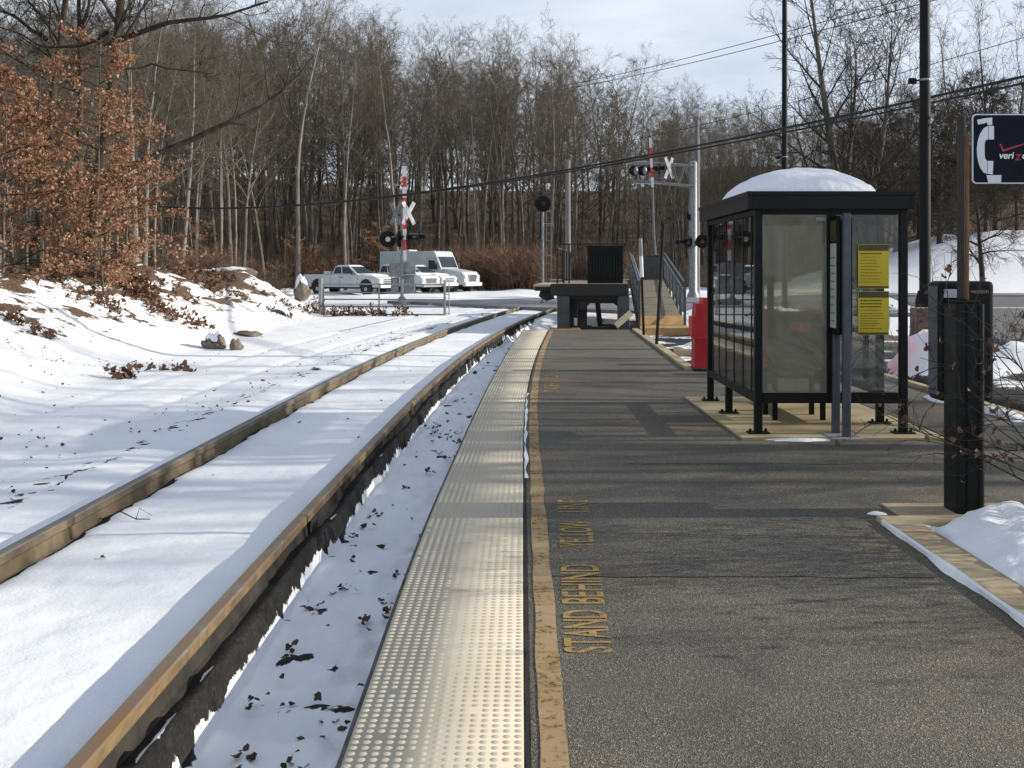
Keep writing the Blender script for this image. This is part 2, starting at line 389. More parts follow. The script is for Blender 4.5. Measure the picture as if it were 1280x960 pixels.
def base_height(x, y):
    """height of the land without its small roughness"""
    u = x-track(y)
    z = np.full(x.shape, -.122)
    z = np.where((u > .9) & (x < TL(y)+.1), -.15-.150*ss(.76, .85, u), z)
    z = z+.03*np.exp(-((u+1.5)/.35)**2)-.02*np.exp(-((u+2.5)/.12)**2)-.02*np.exp(-((u+3.7)/.15)**2)
    d = np.minimum(np.abs(u-GAUGE), np.abs(u+GAUGE))
    nearrail = (y < 46)
    z = z-np.where(nearrail, .035*np.exp(-(d/.08)**2), 0)
    fy = 1-ss(36, 47, y)
    t = (toe(y)-x)/4.7
    bank = 1.58*ss(0, 1, t)+.03*np.clip(-(x-toe(y))-4.7, 0, 30)
    z = z+bank*fy
    z = z+.42*np.exp(-((x+10.6)/1.7)**2-((y-39)/2.4)**2)+.28*np.exp(-((x+11.0)/1.2)**2-((y-29)/1.6)**2)
    z = z+np.where(y > 36, .07*np.clip(-19-x, 0, 60)*(1-fy), 0)
    # wooded rise behind everything
    z = z+18*ss(94, 215, y+.12*np.clip(-x-20, 0, 80))
    # right-hand side
    right = (x > TL(y)+.1)
    z = np.where(right & (y < 33), -.2, z)
    z = np.where(right & (y < 27) & (x < TR(y)+2.2), -.45, z)
    planter = ss(2.46, 2.75, x)*ss(6.33, 6.0, y)
    z = z+np.where(right & (y < 6.36) & (x > 2.44), .22+.10*planter, 0)
    strip = ss(5.42, 5.8, x)*(x < 9)*ss(33, 26, y)*(y > 6.3)
    z = z+.22*strip*right
    hill = 5.0*ss(20, 42, x)*ss(68.5, 84, y)
    z = z+hill
    return z
def heaps(x, y):
    h = np.zeros(x.shape)
    for cx, cy, rx, ry, a in ((6.2,15.3,.42,.6,.62),(6.7,15.6,.45,.6,.45),(7.2,15.2,.75,.6,.34),(7.55,14.9,.4,.4,.2),(6.8,14.7,.4,.4,.14),
                              (4.6,22.6,.8,.6,.3),(3.75,21.8,.6,.4,.16),(3.6,17.6,.55,.35,.2),(4.6,17.9,.7,.4,.15),
                              (6.2,27,1.3,2,.5),(7.5,33,2.5,2.5,.5),(3.2,6.0,.5,.25,.06),(4.1,6.15,.4,.3,.14)):
        h += a*.9*np.exp(-(((x-cx)/rx)**2+((y-cy)/ry)**2)**1.6)
    return h
def ground_z(x, y):
    X = np.array([float(x)]); Y = np.array([float(y)])
    return float((base_height(X, Y)+heaps(X, Y))[0])

def grid_lines(parts):
    out = []
    for a, b, st, gr in parts:
        v = a; s = st
        while (v < b if st > 0 else v > b):
            out.append(v); v += s; s *= gr
    return np.array(sorted(set(np.round(out, 5))))
def build_ground():
    xs = np.unique(np.concatenate([grid_lines([(-7.6,-.3,.036,1)]), grid_lines([(-.3,2.4,.13,1)]), grid_lines([(2.4,5.6,.045,1)]), grid_lines([(5.6,9.5,.11,1)]), grid_lines([(9.5,420,.25,1.09)]), grid_lines([(-7.6,-15,-.11,1)]), grid_lines([(-15,-420,-.25,1.08)])]))
    ys = np.unique(np.concatenate([grid_lines([(2.2,62,.032,1.0125)]), grid_lines([(62,620,.8,1.05)]), grid_lines([(2.2,-40,-.25,1.12)])]))
    X, Y = np.meshgrid(xs, ys)
    Z = base_height(X, Y)
    u = X-track(Y)
    n1 = vn(X, Y, 1.1, 3.1); n2 = vn(X, Y, 5.5, 7.7); n3 = vn(X, Y, 13., 1.3, 9.); n0 = vn(X, Y, .33, 5.5); nb = vn(X, Y, .55, 9.1, .33); nc = vn(X, Y, 2.6, 4.4, 1.2)
    fy = 1-ss(36, 47, Y)
    t = (toe(Y)-X)/4.7
    onbank = ss(.1, .7, t)*fy
    near = np.exp(-np.clip(Y, 0, 60)/26)
    inpath = (u < -.95) & (t < .05)
    bed = (u > .86) & (X < TL(Y)+.1) & (Y < 33)
    Z = Z+.028*n1*np.where(inpath, .8, 1)+near*(.009*n2+.006*n3)
    Z = Z+np.where(bed, .036*n2+.034*n3+.03*n1, 0)
    Z = Z+onbank*(.13*n1+.075*n2+.035*n3+.08*n0+.05*nc)
    Z = Z+np.where((X < -12) | (Y > 60), .25*n0, 0)
    hp = heaps(X, Y); Z = Z+hp*(1+.25*n1+.22*n2+.1*n3)
    plant = (X > 2.5) & (Y < 6.4) & (X < 9); Z = Z+np.where(plant, .045*n2+.028*n3+.035*n1, 0)
    # how much of the land the snow covers, and what shows where it does not
    snow = np.full(X.shape, 1.05)
    dl = np.abs(u+GAUGE); dr = u-GAUGE
    jag = .025*n3+.055*n2
    rails = (Y < 45)
    snow = np.where(rails, np.minimum(snow, lin(-.2, 1.1, ss(.045, .11, dl+jag*.8))), snow)
    snow = np.where(rails, np.minimum(snow, lin(-.3, 1.1, ss(np.where(dr > 0, .075, .06), np.where(dr > 0, .135, .11), np.abs(dr)+jag*.7))), snow)
    sunlit_bed = bed & (Z > -.39*(TL(Y)-.03-X)+.004)  # bed above the platform's shade line; snow cleared so it stays dark
    snow = np.where(sunlit_bed, np.minimum(snow, -.2), snow)
    snow = np.where(bed, snow-.55*np.clip(n2*.7+n3*.8-.22, 0, 1)*3.4, snow)
    ridge = np.exp(-((u+1.55)/.28)**2)
    snow = snow-np.where(rails, ridge*(.42+.5*n3), 0)
    up = ss(.3, 1.0, t)*fy
    lower = ss(.02, .3, t)*fy
    far = ss(17, 27, Y)
    snow = lin(snow, .70, ss(.08, .5, t)*fy)
    snow = snow-lower*np.clip(.0+.55*nc+.45*n3, 0, .6)
    snow = snow-up*np.clip(.16+1.0*nb+.9*nc+.6*n3+.30*far, 0, 1.0)
    wood = ss(1.15, 1.6, t)*fy
    wood = np.maximum(wood, np.where(Y > 36, ss(-17, -21, X)*(1-fy), 0)); wood = np.maximum(wood, ss(86, 95, Y)*(X < 20+0*X))
    wood = np.maximum(wood, ss(90, 97, Y))
    snow = lin(snow, np.where(Y > 60, -.4, .18+.5*n0+.35*n1), wood)
    low = (X > 2.6) & (X < 9) & (Y > 15.7) & (Y < 34)
    snow = np.where(low, .38+.7*n1+3*hp, snow)
    strip = (X > 5.4) & (X < 9.3) & (Y > 6.3) & (Y < 34)
    snow = np.where(strip, .22+.6*n1+4*hp, snow)
    snow = np.where((X > 2.5) & (Y < 6.36), 1.1, snow)
    snow = np.where((X > 22) & (Y > 68) & (Y < 92), 1.1, snow)
    litter = np.clip(np.maximum(np.maximum(ss(-.05, .2, t)*fy, wood), np.where(strip, 1, 0)*ss(7,8,X)), 0, 1)
    nx, ny = len(xs), len(ys)
    V = np.stack([X, Y, Z], -1).reshape(-1, 3)
    idx = np.arange(nx*ny).reshape(ny, nx)
    Q = np.stack([idx[:-1,:-1], idx[:-1,1:], idx[1:,1:], idx[1:,:-1]], -1).reshape(-1, 4)
    o = mesh_np('ground', V, Q, M['ground'], smooth=True)
    for nm, arr in (('snow', snow), ('litter', litter)):
        a = o.data.attributes.new(nm, 'FLOAT', 'POINT'); a.data.foreach_set('value', np.ascontiguousarray(arr, np.float32).ravel())
    tag(o, 'snow covered ground along the track with the bank and the wooded rise', kind='structure')
build_ground()

def sheet(name, poly, z, mat, label=None, thick=None):
    """flat surface with the given outline; a slab when thick is given"""
    if thick:
        o = MB().prism(poly, 'z', z-thick, z).build(name, mat)
    else:
        v = [(x,y,z) for x,y in poly]; tri = tessellate_polygon([[Vector((x,y,0)) for x,y in poly]])
        mb = MB().add(v, [tuple(t) for t in tri]); o = mb.build(name, mat)
        if o.data.polygons and sum(p.normal.z for p in o.data.polygons) < 0: o.data.flip_normals()
    return tag(o, label, kind='structure')
YY = np.concatenate([np.arange(-4, 26.2, .4), [26.3]])
# asphalt platform with its walkway to the parking lot
poly = [(float(TR(y))+.012, float(y)) for y in YY[::-1]]+[(2.27,-4),(2.27,6.31),(9,6.31),(9,9.3),(5.35,9.4),(5.35,15.6),(2.63,15.6),(2.9,24),(2.96,26.3)]
sheet('platform', poly, 0, M['asphalt'], 'speckled grey asphalt platform beside the track', .5)
# dark coping under the tactile strip, and the strip itself with its domes
def strip_mesh(name, fa, fb, z0, z1, mat, ys, parent=None):
    mb = MB(); n = len(ys); vs = []
    for y in ys:
        a, b = float(fa(y)), float(fb(y)); vs += [(a,y,z0),(b,y,z0),(b,y,z1),(a,y,z1)]
    fs = [(4*i+j, 4*i+(j+1) % 4, 4*i+4+(j+1) % 4, 4*i+4+j) for i in range(n-1) for j in range(4)]+[(0,1,2,3),(4*n-4,4*n-3,4*n-2,4*n-1)]
    return mb.add(vs, fs).build(name, mat, parent)
tag(strip_mesh('platform_edge', lambda y: TL(y)-.022, lambda y: TR(y)+.004, -.5, -.012, M['edge'], YY), 'dark coping along the platform edge', kind='structure')
def build_tactile():
    ys = np.concatenate([np.arange(-4, 26.0, .4), [26.0]]); n = len(ys)
    V = []; Q = []
    for y in ys:
        a, b = float(TL(y)), float(TR(y))-.012
        V += [(a,y,-.01),(b,y,-.01),(b,y,.004),(a,y,.004)]
    Q += [(4*i+(j+1) % 4, 4*i+j, 4*i+4+j, 4*i+4+(j+1) % 4) for i in range(n-1) for j in range(4)]
    V = np.array(V); Q = np.array(Q)
    rows = np.arange(2.4, 25.9, .0405); cols = (np.arange(15)+.5)/15
    Y = np.repeat(rows, 15); a = TL(Y); b = TR(Y)-.012
    X = a+(b-a)*np.tile(cols, len(rows))
    rng = np.random.default_rng(4); keep = rng.random(len(X)) > .012
    X = X[keep]; Y = Y[keep]; m = len(X)
    hgt = .0023*(.75+.4*rng.random(m)); wear = mnoise.noise
    hgt *= np.array([.45 if wear(Vector((x*2.3, y*.8, 2))) > .22 else 1 for x, y in zip(X, Y)])
    ang = np.arange(6)*PI/3
    bx = X[:,None]+.0165*np.cos(ang); by = Y[:,None]+.0165*np.sin(ang); tx = X[:,None]+.0075*np.cos(ang); ty = Y[:,None]+.0075*np.sin(ang)
    D = np.concatenate([np.stack([bx, by, np.full_like(bx, .0035)], -1), np.stack([tx, ty, np.repeat((.004+hgt)[:,None], 6, 1)], -1)], 1)
    o0 = len(V)+12*np.arange(m)[:,None]
    qs = [np.concatenate([o0+j, o0+(j+1) % 6, o0+6+(j+1) % 6, o0+6+j], 1) for j in range(6)]
    qs += [np.concatenate([o0+6, o0+7, o0+8, o0+9], 1), np.concatenate([o0+6, o0+9, o0+10, o0+11], 1)]
    o = mesh_np('tactile_paving', np.concatenate([V, D.reshape(-1, 3)]), np.concatenate([Q]+qs), M['tactile'])
    tag(o, 'cream tactile paving strip with rows of raised domes', kind='structure')
build_tactile()
def wob(y, s, a, seed): return a*mnoise.noise(Vector((seed, float(y)*s, .3)))
yy = np.arange(1.5, 26.2, .12)
def ribbon(name, fa, fb, z, mat, ys, label):
    vs = []
    for y in ys: vs += [(float(fa(y)), y, z), (float(fb(y)), y, z)]
    fs = [(2*i, 2*i+1, 2*i+3, 2*i+2) for i in range(len(ys)-1)]
    return tag(MB().add(vs, fs).build(name, mat), label, kind='structure')
ribbon('yellow_edge_line', lambda y: TR(y)+.042+wob(y,3,.012,1), lambda y: TR(y)+.135+wob(y,2,.012,5), .004, M['yellowline'], yy, 'worn yellow painted line along the tactile strip')
ribbon('edge_joint', lambda y: TR(y)-.004+wob(y,5,.008,9), lambda y: TR(y)+.012+wob(y,6,.007,12), .0045, M['crack'], yy, 'dark crumbling joint beside the tactile strip')
o = ribbon('snow_in_joint', lambda y: TR(y)-.002+wob(y,4,.01,19), lambda y: TR(y)+.004+max(0,.014+wob(y,2.3,.035,22)), .010, M['snow'], np.arange(7.6, 12.8, .05), 'thin line of snow left in the platform joint')
# painted words, twice along the platform
def lettering(y0, xb0, xb1, h, ang):
    g = thing('platform_lettering', 'worn yellow painted words facing the track', None)
    g['kind'] = 'structure'
    for word, a, b in (('STAND',0,.52),('BEHIND',.61,1.24),('YELLOW',1.58,2.18),('LINE',2.40,2.75)):
        o = text_mesh('painted_word', word, 1.0, M['letters'], g, bold=.010, extrude=0)
        co = np.empty(len(o.data.vertices)*3, np.float32); o.data.vertices.foreach_get('co', co); co = co.reshape(-1, 3)
        mn, mx = co.min(0), co.max(0)
        X = (co[:,0]-mn[0])/(mx[0]-mn[0])*(b-a)+a; Z = (co[:,1]-mn[1])/(mx[1]-mn[1])*h
        new = np.stack([xb0+(xb1-xb0)*X/2.75-Z, y0+X, np.full(len(X), .0035)], -1).astype(np.float32)
        o.data.vertices.foreach_set('co', new.ravel()); o.data.update()
        if sum(p.normal.z for p in o.data.polygons) < 0: o.data.flip_normals()
    return g
g1 = lettering(4.16, .395, .475, .205, 0); g1['label'] = 'worn yellow words STAND BEHIND YELLOW LINE nearest the front'
g2 = lettering(12.98, .53, .62, .205, 0); g2['label'] = 'worn yellow words painted on the platform farther along'
# cracks in the asphalt
def crack(pts, w, label):
    vs = []; fs = []
    for i, (x, y) in enumerate(pts):
        ww = w*(.4+.9*abs(mnoise.noise(Vector((x*4, y*4, 1)))))
        vs += [(x, y-ww, .0028), (x, y+ww, .0028)]
        if i: fs.append((2*i-2, 2*i, 2*i+1, 2*i-1))
    o = MB().add(vs, fs).build('asphalt_crack', M['crack'])
    if sum(p.normal.z for p in o.data.polygons) < 0: o.data.flip_normals()
    tag(o, label, kind='structure')
crack([(.1+.05*i, 5.20+.03*mnoise.noise(Vector((i*.17, 3, 0)))-.012*i*.05) for i in range(42)], .009, 'crack running across the platform')
crack([(.9+.06*i, 8.2+.05*mnoise.noise(Vector((i*.13, 8, 0)))) for i in range(50)], .008, 'fine crack across the platform before the shelter')
crack([(.2+.07*i, 15.6+.05*mnoise.noise(Vector((i*.2, 5, 0)))) for i in range(34)], .02, 'long joint across the platform beyond the shelter')
# kerbs
def kerb(name, pts, w, z0, z1, label):
    mb = MB()
    for (ax, ay), (bx, by) in zip(pts, pts[1:]): mb.beam((ax,ay,(z0+z1)/2), (bx,by,(z0+z1)/2), w, z1-z0)
    return tag(mb.build(name, M['concrete'], bevel=.012), label, kind='structure')
kerb('planter_kerb', [(2.385,-4),(2.385,6.22)], .22, -.3, .035, 'tan concrete kerb of the snow filled planter')
kerb('planter_kerb', [(2.275,6.30),(9,6.30)], .14, -.3, .03, 'tan concrete kerb across the far end of the planter')
kerb('walkway_kerb', [(5.41,9.2),(5.41,15.6)], .12, -.3, .05, 'tan kerb between the walkway and the snow heaps')
kerb('walkway_kerb', [(2.72,15.7),(2.98,24.0),(3.05,26.2)], .17, -.3, .04, 'tan kerb along the far end of the platform')
kerb('walkway_kerb', [(3.2,20.6),(6.4,20.2)], .16, -.3, -.05, 'pale low kerb behind the snow heaps')
sheet('phone_slab', [(2.46,6.38),(3.28,6.38),(3.28,6.78),(2.46,6.78)], .012, M['concrete'], 'tan concrete slab under the pay phone', .2)
sheet('shelter_pad', [(2.10,9.34),(4.02,9.34),(3.98,12.35),(2.06,12.35)], .02, M['pad'], 'yellowed concrete pad under the shelter', .3)
# snow left along the joint of the planter kerb
vs = []; fs = []
for i, y in enumerate(np.arange(3.0, 6.25, .03)):
    w = max(.0015, .018+.06*mnoise.noise(Vector((3, y*2.2, 0)))+.014*mnoise.noise(Vector((9, y*9, 0))))*ss(6.3, 5.6, y)+.003
    vs += [(2.268-w*.7, y, .004), (2.262, y, .03), (2.277+.2*w, y, .038)]
    if i: fs += [(3*i-3,3*i-2,3*i+1,3*i), (3*i-2,3*i-1,3*i+2,3*i+1)]
tag(MB().add(vs, fs).build('snow_along_kerb', M['snow']), 'line of snow along the planter kerb', kind='structure')
# patch of snow on the pad beside the sign posts, and on the walkway
def snow_patch(cx, cy, rx, ry, h, seed, label, z=0.0):
    vs = [(cx, cy, z+h)]; fs = []; k = 22
    for r_, hh in ((.45,.9),(.8,.55),(1,0.0)):
        for j in range(k):
            a = 2*PI*j/k; q = r_*(1+.85*mnoise.noise(Vector((math.cos(a)*1.6+seed, math.sin(a)*1.6, seed))))
            vs.append((cx+rx*q*math.cos(a), cy+ry*q*math.sin(a), z+h*hh*(1+.4*mnoise.noise(Vector((a*3, r_*5, seed)))) if hh else z-.004))
    fs += [(0,1+j,1+(j+1) % k) for j in range(k)]
    for b in (1, 1+k):
        fs += [(b+j, b+k+j, b+k+(j+1) % k, b+(j+1) % k) for j in range(k)]
    return tag(MB().add(vs, fs).build('snow_patch', M['snow'], smooth=True), label, kind='structure')
snow_patch(2.62, 9.34, .36, .075, .022, 2.2, 'thin patch of snow at the foot of the shelter front', .0)
snow_patch(5.1, 12.2, .12, .25, .04, 5.2, 'small lump of snow on the walkway')
snow_patch(5.3, 10.9, .16, .5, .06, 7.2, 'snow left along the walkway kerb')
snow_patch(2.3, 6.42, .05, .03, .012, 1.2, 'scrap of snow on the kerb corner', .03)
# road, lot, hill road
road = [(-6.5,49.5),(-3,45.6),(1.0,40.8),(4.5,38),(9,36.5),(14,35.5),(20,60),(60,60),(60,64),(22,65),(12,56),(5,56),(0,54),(-3.5,50.5),(-6.5,50.2)]
sheet('road', road, .012, M['road'], 'slushy grey road crossing the track', .2)
sheet('parking_lot', [(9.3,17),(90,10),(90,68.4),(25,68.4)], -.06, M['lot'], 'grey asphalt parking lot beyond the snow heaps', .3)
sheet('parking_line', [(14,42),(60,42),(60,43.1),(14,43.1)], -.055, M['whiteline'], 'long worn white line across the parking lot')
for i in range(6):
    x0 = 15+i*3.0
    sheet('parking_line', [(x0,26),(x0+.14,26),(x0+5.6,38),(x0+5.46,38)], -.055, M['whiteline'], 'worn white parking bay line')
# rails -----------------------------------------------------------------
def make_rail(side, label):
    prof = [(-.07,-.18),(.07,-.18),(.07,-.165),(.02,-.145),(.012,-.05),(.036,-.035),(.036,-.008),(.028,0),(-.028,0),(-.036,-.008),(-.036,-.035),(-.012,-.05),(-.02,-.145),(-.07,-.165)]
    prof = [(-.07,-.18),(.07,-.18),(.07,-.165),(.02,-.145),(.012,-.07),(.036,-.052),(.036,-.009),(.028,0),(-.028,0),(-.036,-.009),(-.036,-.052),(-.012,-.07),(-.02,-.145),(-.07,-.165)]
    ys = np.concatenate([np.arange(-3, 30, .5), np.arange(30, 74, 1.0)])
    root = thing('rail', label, 'rail', (0,0,0), 0, 'rails of the single track')
    for nm, sel, mat in (('rail_web', 0, M['railweb_shade'] if side > 0 else M['railolive']), ('rail_head', 1, [M['railhead'], M['rail']] if side > 0 else [M['railgrey'], M['railolive']])):
        vs = []; m = len(prof)
        for y in ys:
            d = float(track(y+.1)-track(y-.1))/.2; nrm = Vector((1,-d)).normalized()
            c = Vector((float(track(y)), y))+nrm*side*GAUGE
            for a, b in prof: vs.append((c.x+nrm.x*a, c.y+nrm.y*a, b-.004))
        fs = [(i*m+j, i*m+(j+1) % m, (i+1)*m+(j+1) % m, (i+1)*m+j) for i in range(len(ys)-1) for j in (range(m) if nm == 'rail_web' else ())  if j not in (5,6,7,8,9)]
        if nm == 'rail_head': fs = [(i*m+j, i*m+j+1, (i+1)*m+j+1, (i+1)*m+j) for i in range(len(ys)-1) for j in (5,6,7,8,9)]
        mb = MB().add(vs, fs)
        if nm == 'rail_head': mb.m = [0 if j in (6,7,8) else 1 for i in range(len(ys)-1) for j in (5,6,7,8,9)]
        mb.build(nm, mat, root)
    # splice bars
    for yb in ((6.9,) if side > 0 else ()):
        d = float(track(yb+.1)-track(yb-.1))/.2; nrm = Vector((1,-d)).normalized(); tg = Vector((d,1)).normalized()
        c = Vector((float(track(yb)), yb))+nrm*side*GAUGE
        mb = MB()
        for s in (-1, 1):
            p = c+nrm*s*.030
            mb.beam((p.x-tg.x*.3, p.y-tg.y*.3, -.1), (p.x+tg.x*.3, p.y+tg.y*.3, -.1), .018, .085)
        mb.build('splice_bar', M['railweb_shade'], root)
    return root
make_rail(1, 'rusty orange steel rail next to the platform')
make_rail(-1, 'rusty brown steel rail on the woods side of the track')

# ================================================================ THINGS ON THE PLATFORM
# ---- glazed shelter
SX0, SX1, SY0, SY1 = 2.305, 3.70, 9.62, 12.0
def shelter():
    t = thing('bus_shelter', 'black framed glass waiting shelter with a snow capped domed roof', 'shelter', (SX0, SY0, .02))
    W, L = SX1-SX0, SY1-SY0; H = 2.13
    for x, y in ((0,0),(W,0),(0,L*.56),(0,L),(W,L),(W,.62)):
        p = MB().box(x-.036, x+.036, y-.036, y+.036, 0, .288 if (x, y) == (0, L*.56) else H+.03).build('post', M['black'], t, bevel=.006)
        fp = MB().box(x-.10, x+.10, y-.065, y+.065, 0, .014)
        for sx in (-.075, .075): fp.lathe([(.013,.014),(.013,.04),(.007,.045)], 6, (x+sx, y, 0))
        fp.build('foot_plate', M['black'], p)
    # roof: fascia ring and soffit
    r = MB()
    o = .115
    a, b, c, d = -o, W+o*.75, -o*.8, L+o
    for q in ((a,a+.05,c,d),(b-.05,b,c,d),(a+.05,b-.05,c,c+.05),(a+.05,b-.05,d-.05,d)): r.box(*q, H+.02, H+.185)
    r.box(a+.05, b-.05, c+.05, d-.05, H+.03, H+.06)
    r.box(a-.010, b+.010, c-.010, c-.001, H+.15, H+.190); r.box(a-.010, a-.001, c-.010, d, H+.15, H+.190)
    roof = r.build('roof', M['bronze'], t, bevel=.006)
    # dome of the roof under its snow
    nx, ny = 90, 120; vs = []
    for j in range(ny+1):
        for i in range(nx+1):
            u, v = i/nx*2-1, j/ny*2-1
            x = (a+b)/2+u*((b-a)/2-.03); y = (c+d)/2+v*((d-c)/2-.03)
            rr = min(1, (abs(u)**2.3+abs(v)**2.3)**(1/2.3))
            h = (max(0, 1-rr**2))**.62
            rim = .16*(1-max(abs(u), abs(v))**8)
            z = H+.04+.10*(1-max(abs(u),abs(v))**10)+.375*h+.05*mnoise.noise(Vector((x*2.1, y*2.1, 4)))*(h > .05)+.012*mnoise.noise(Vector((x*7, y*7, 4)))*(h > .05)
            if h < .62: z += .040*(1-h/.62)*abs(mnoise.noise(Vector((x*13, y*13, z*13))))+.018*(1-h/.62)*mnoise.noise(Vector((x*29, y*29, 1)))
            vs.append((x, y, z))
    fs = [(j*(nx+1)+i, j*(nx+1)+i+1, (j+1)*(nx+1)+i+1, (j+1)*(nx+1)+i) for j in range(ny) for i in range(nx)]
    MB().add(vs, fs).build('snow_cap', M['snow'], roof, smooth=True)
    # wall frames: sills, heads and mullions
    z0, z1 = .29, .39
    f = MB()
    f.box(.04, W-.04, -.03, .03, z0, z1); f.box(.04, W-.04, -.03, .03, H-.03, H+.019)
    f.box(.70-.045, .70+.045, -.032, .032, z1, H-.03)
    f.build('front_frame', M['black'], t)
    f = MB()
    for q0, q1 in ((.04, L-.04),): f.box(-.028, .028, q0, q1, z0, z1-.02); f.box(-.028, .028, q0, q1, H-.03, H+.019)
    ym = [.25, .63, 1.05, 1.46, 1.84, 2.2]
    for y in ym: f.box(-.009, .009, y-.014, y+.014, z1-.02, H-.03)
    f.build('side_frame', M['black'], t)
    f = MB()
    f.box(.04, W-.04, L-.028, L+.028, z0, z1); f.box(.04, W-.04, L-.028, L+.028, H-.03, H+.019)
    f.box(.72-.035, .72+.035, L-.026, L+.026, z1, H-.03)
    f.build('back_frame', M['black'], t)
    f = MB()
    f.box(W-.028, W+.028, .66, L-.04, z0, z1-.02); f.box(W-.028, W+.028, .04, L-.04, H-.03, H+.019)
    for y in (1.02, 1.55): f.box(W-.026, W+.026, y-.03, y+.03, z1-.02, H-.03)
    f.build('parking_side_frame', M['black'], t)
    # glazing, each pane a sheet of its own thickness
    def pane(x0, x1, y0, y1, mat, lab=None, za=None):
        p = MB().box(x0, x1, y0, y1, za or z1-.005, H-.028).build('glass_pane', mat, t)
        if lab: p['label'] = lab
    pane(.035, .66, -.004, .004, M['hazyglass'], 'hazy scratched front pane')
    pane(.74, W-.035, -.004, .004, M['glass'])
    e = [.04]+ym+[L-.04]
    for y0, y1 in zip(e, e[1:]): pane(-.004, .004, y0, y1, M['glass'], None, z1-.03)
    pane(.035, .69, L-.004, L+.004, M['glass']); pane(.75, W-.035, L-.004, L+.004, M['glass'])
    for y0, y1 in ((.66,1.0),(1.04,1.53),(1.57,L-.04)): pane(W-.004, W+.004, y0, y1, M['glass'], None, z1-.03)
    # pale gasket around the hazy pane
    g = MB()
    for q in ((.04,.055,z1,H-.03),(.642,.657,z1,H-.03),(.055,.642,H-.046,H-.03),(.055,.642,z1,z1+.014)): g.box(q[0], q[1], -.012, -.006, q[2], q[3])
    g.build('gasket', M['greybox'], t)
    MB().box(.55, .64, -.02, -.0125, H-.09, H-.055).build('maker_plate', M['greybox'], t)
    return t
shelter()
def notice(z0, z1, lab, seed):
    x0, x1, y = 3.262, 3.556, 9.598
    t = thing('notice', lab, 'notice', ((x0+x1)/2, y, z0), 0, 'yellow notices on the shelter glass')
    w = (x1-x0)/2; h = z1-z0
    MB().box(-w, w, 0, .004, 0, h).build('sheet', M['poster'], t)
    MB().box(-w+.004, w-.002, -.0035, -.0015, h-.062, h-.004).build('print_band', M['olive'], t)
    MB().box(-w+.004, w-.002, -.0035, -.0015, .004, .024).build('print_band', M['olive'], t)
    rnd = random.Random(seed); mb = MB(); z = h-.095
    for k in range(11):
        if z < .05: break
        L = (.55+.4*rnd.random()) if k else .8
        hh = .011 if (k < (1 if seed == 1 else 3)) else .005
        x = -w+.02
        end = -w+.02+(2*w-.04)*L
        while x < end:
            ww = rnd.uniform(.008, .03); mb.box(x, min(end, x+ww), -.003, -.0015, z, z+hh); x += ww+.006
        z -= .03 if seed == 1 or k < 4 else .024
    mb.build('print', M['ink'], t)
notice(1.41, 1.835, 'yellow notice with a dark header, upper one on the shelter glass', 1)
notice(.965, 1.385, 'yellow notice with bold heading, lower one on the shelter glass', 2)
# ---- bench inside, moulded back with a slot
def bench():
    t = thing('bench', 'dark moulded bench with a slotted backrest inside the shelter', 'bench', (2.93, 10.45, .02))
    w = .31
    def rr(x0, x1, z0, z1, r, n=5):
        out = []
        for cx, cz, a0 in ((x1-r,z0+r,-90),(x1-r,z1-r,0),(x0+r,z1-r,90),(x0+r,z0+r,180)):
            for k in range(n+1):
                a = R(a0+90*k/n); out.append((cx+r*math.cos(a), cz+r*math.sin(a)))
        return out
    bm = MB(); outer = rr(-w, w, .52, 1.13, .09); inner = rr(-.125, .125, .925, 1.02, .045)
    tri = tessellate_polygon([[Vector((x,z,0)) for x,z in outer], [Vector((x,z,0)) for x,z in inner[::-1]]])
    flat = outer+inner[::-1]; n = len(flat); no = len(outer)
    vs = [(x, -.02, z) for x,z in flat]+[(x, .02, z) for x,z in flat]
    fs = [tuple(q) for q in tri]+[tuple(i+n for i in q[::-1]) for q in tri]
    fs += [(i, (i+1) % no, n+(i+1) % no, n+i) for i in range(no)]+[(no+i, no+(i+1) % no, n+no+(i+1) % no, n+no+i) for i in range(n-no)]
    bm.add(vs, fs).build('backrest', M['greenblack'], t)
    MB().box(-w, w, .022, .46, .43, .475).build('seat', M['greenblack'], t, bevel=.015)
    for x in (-.25, .25):
        MB().box(x-.025, x+.025, -.02, .02, 0, .519).box(x-.025, x+.025, .38, .42, 0, .429).box(x-.02, x+.02, .021, .379, .37, .42).build('leg', M['black'], t)
bench()
# ---- red plastic barriers
def barrier(x, y, z, rot, lab):
    t = thing('traffic_barrier', lab, 'barrier', (x, y, z), rot, 'red plastic barriers around the shelter')
    prof = [(-.26,0),(.26,0),(.26,.10),(.155,.32),(.12,.92),(.12,1.02),(-.12,1.02),(-.12,.92),(-.155,.32),(-.26,.10)]
    MB().prism(prof, 'y', -.62, .62).build('body', M['red'], t, bevel=.02)
    for yy in (-.35, .35): MB().box(-.1, .1, yy-.12, yy+.12, 1.015, 1.06).build('filler_cap', M['red'], t, bevel=.012)
    for z0 in (.36, .62): MB().box(-.06, .06, -.70, -.615, z0, z0+.14).build('hinge_lug', M['red'], t, bevel=.01)
    return t
def red_post(x, y, z, lab, s=1):
    t = thing('traffic_barrel', lab, 'barrel', (x, y, z), 0, 'red plastic barrels around the shelter')
    mb = MB().prism([(-.11,0),(.105,0),(.11,1.14),(.02,1.145),(.02,1.06),(-.085,1.055),(-.105,.86),(-.155,.85),(-.155,.56),(-.105,.54),(-.11,.0)], 'y', -.16, .16)
    mb.build('body', M['red'], t, bevel=.014)
    MB().box(-.115, .115, -.168, .168, .5, .53).build('band', M['red'], t, bevel=.006)
    MB().box(-.13, .13, -.19, .19, 0, .05).build('base', M['tyre'], t, bevel=.01)
    return t
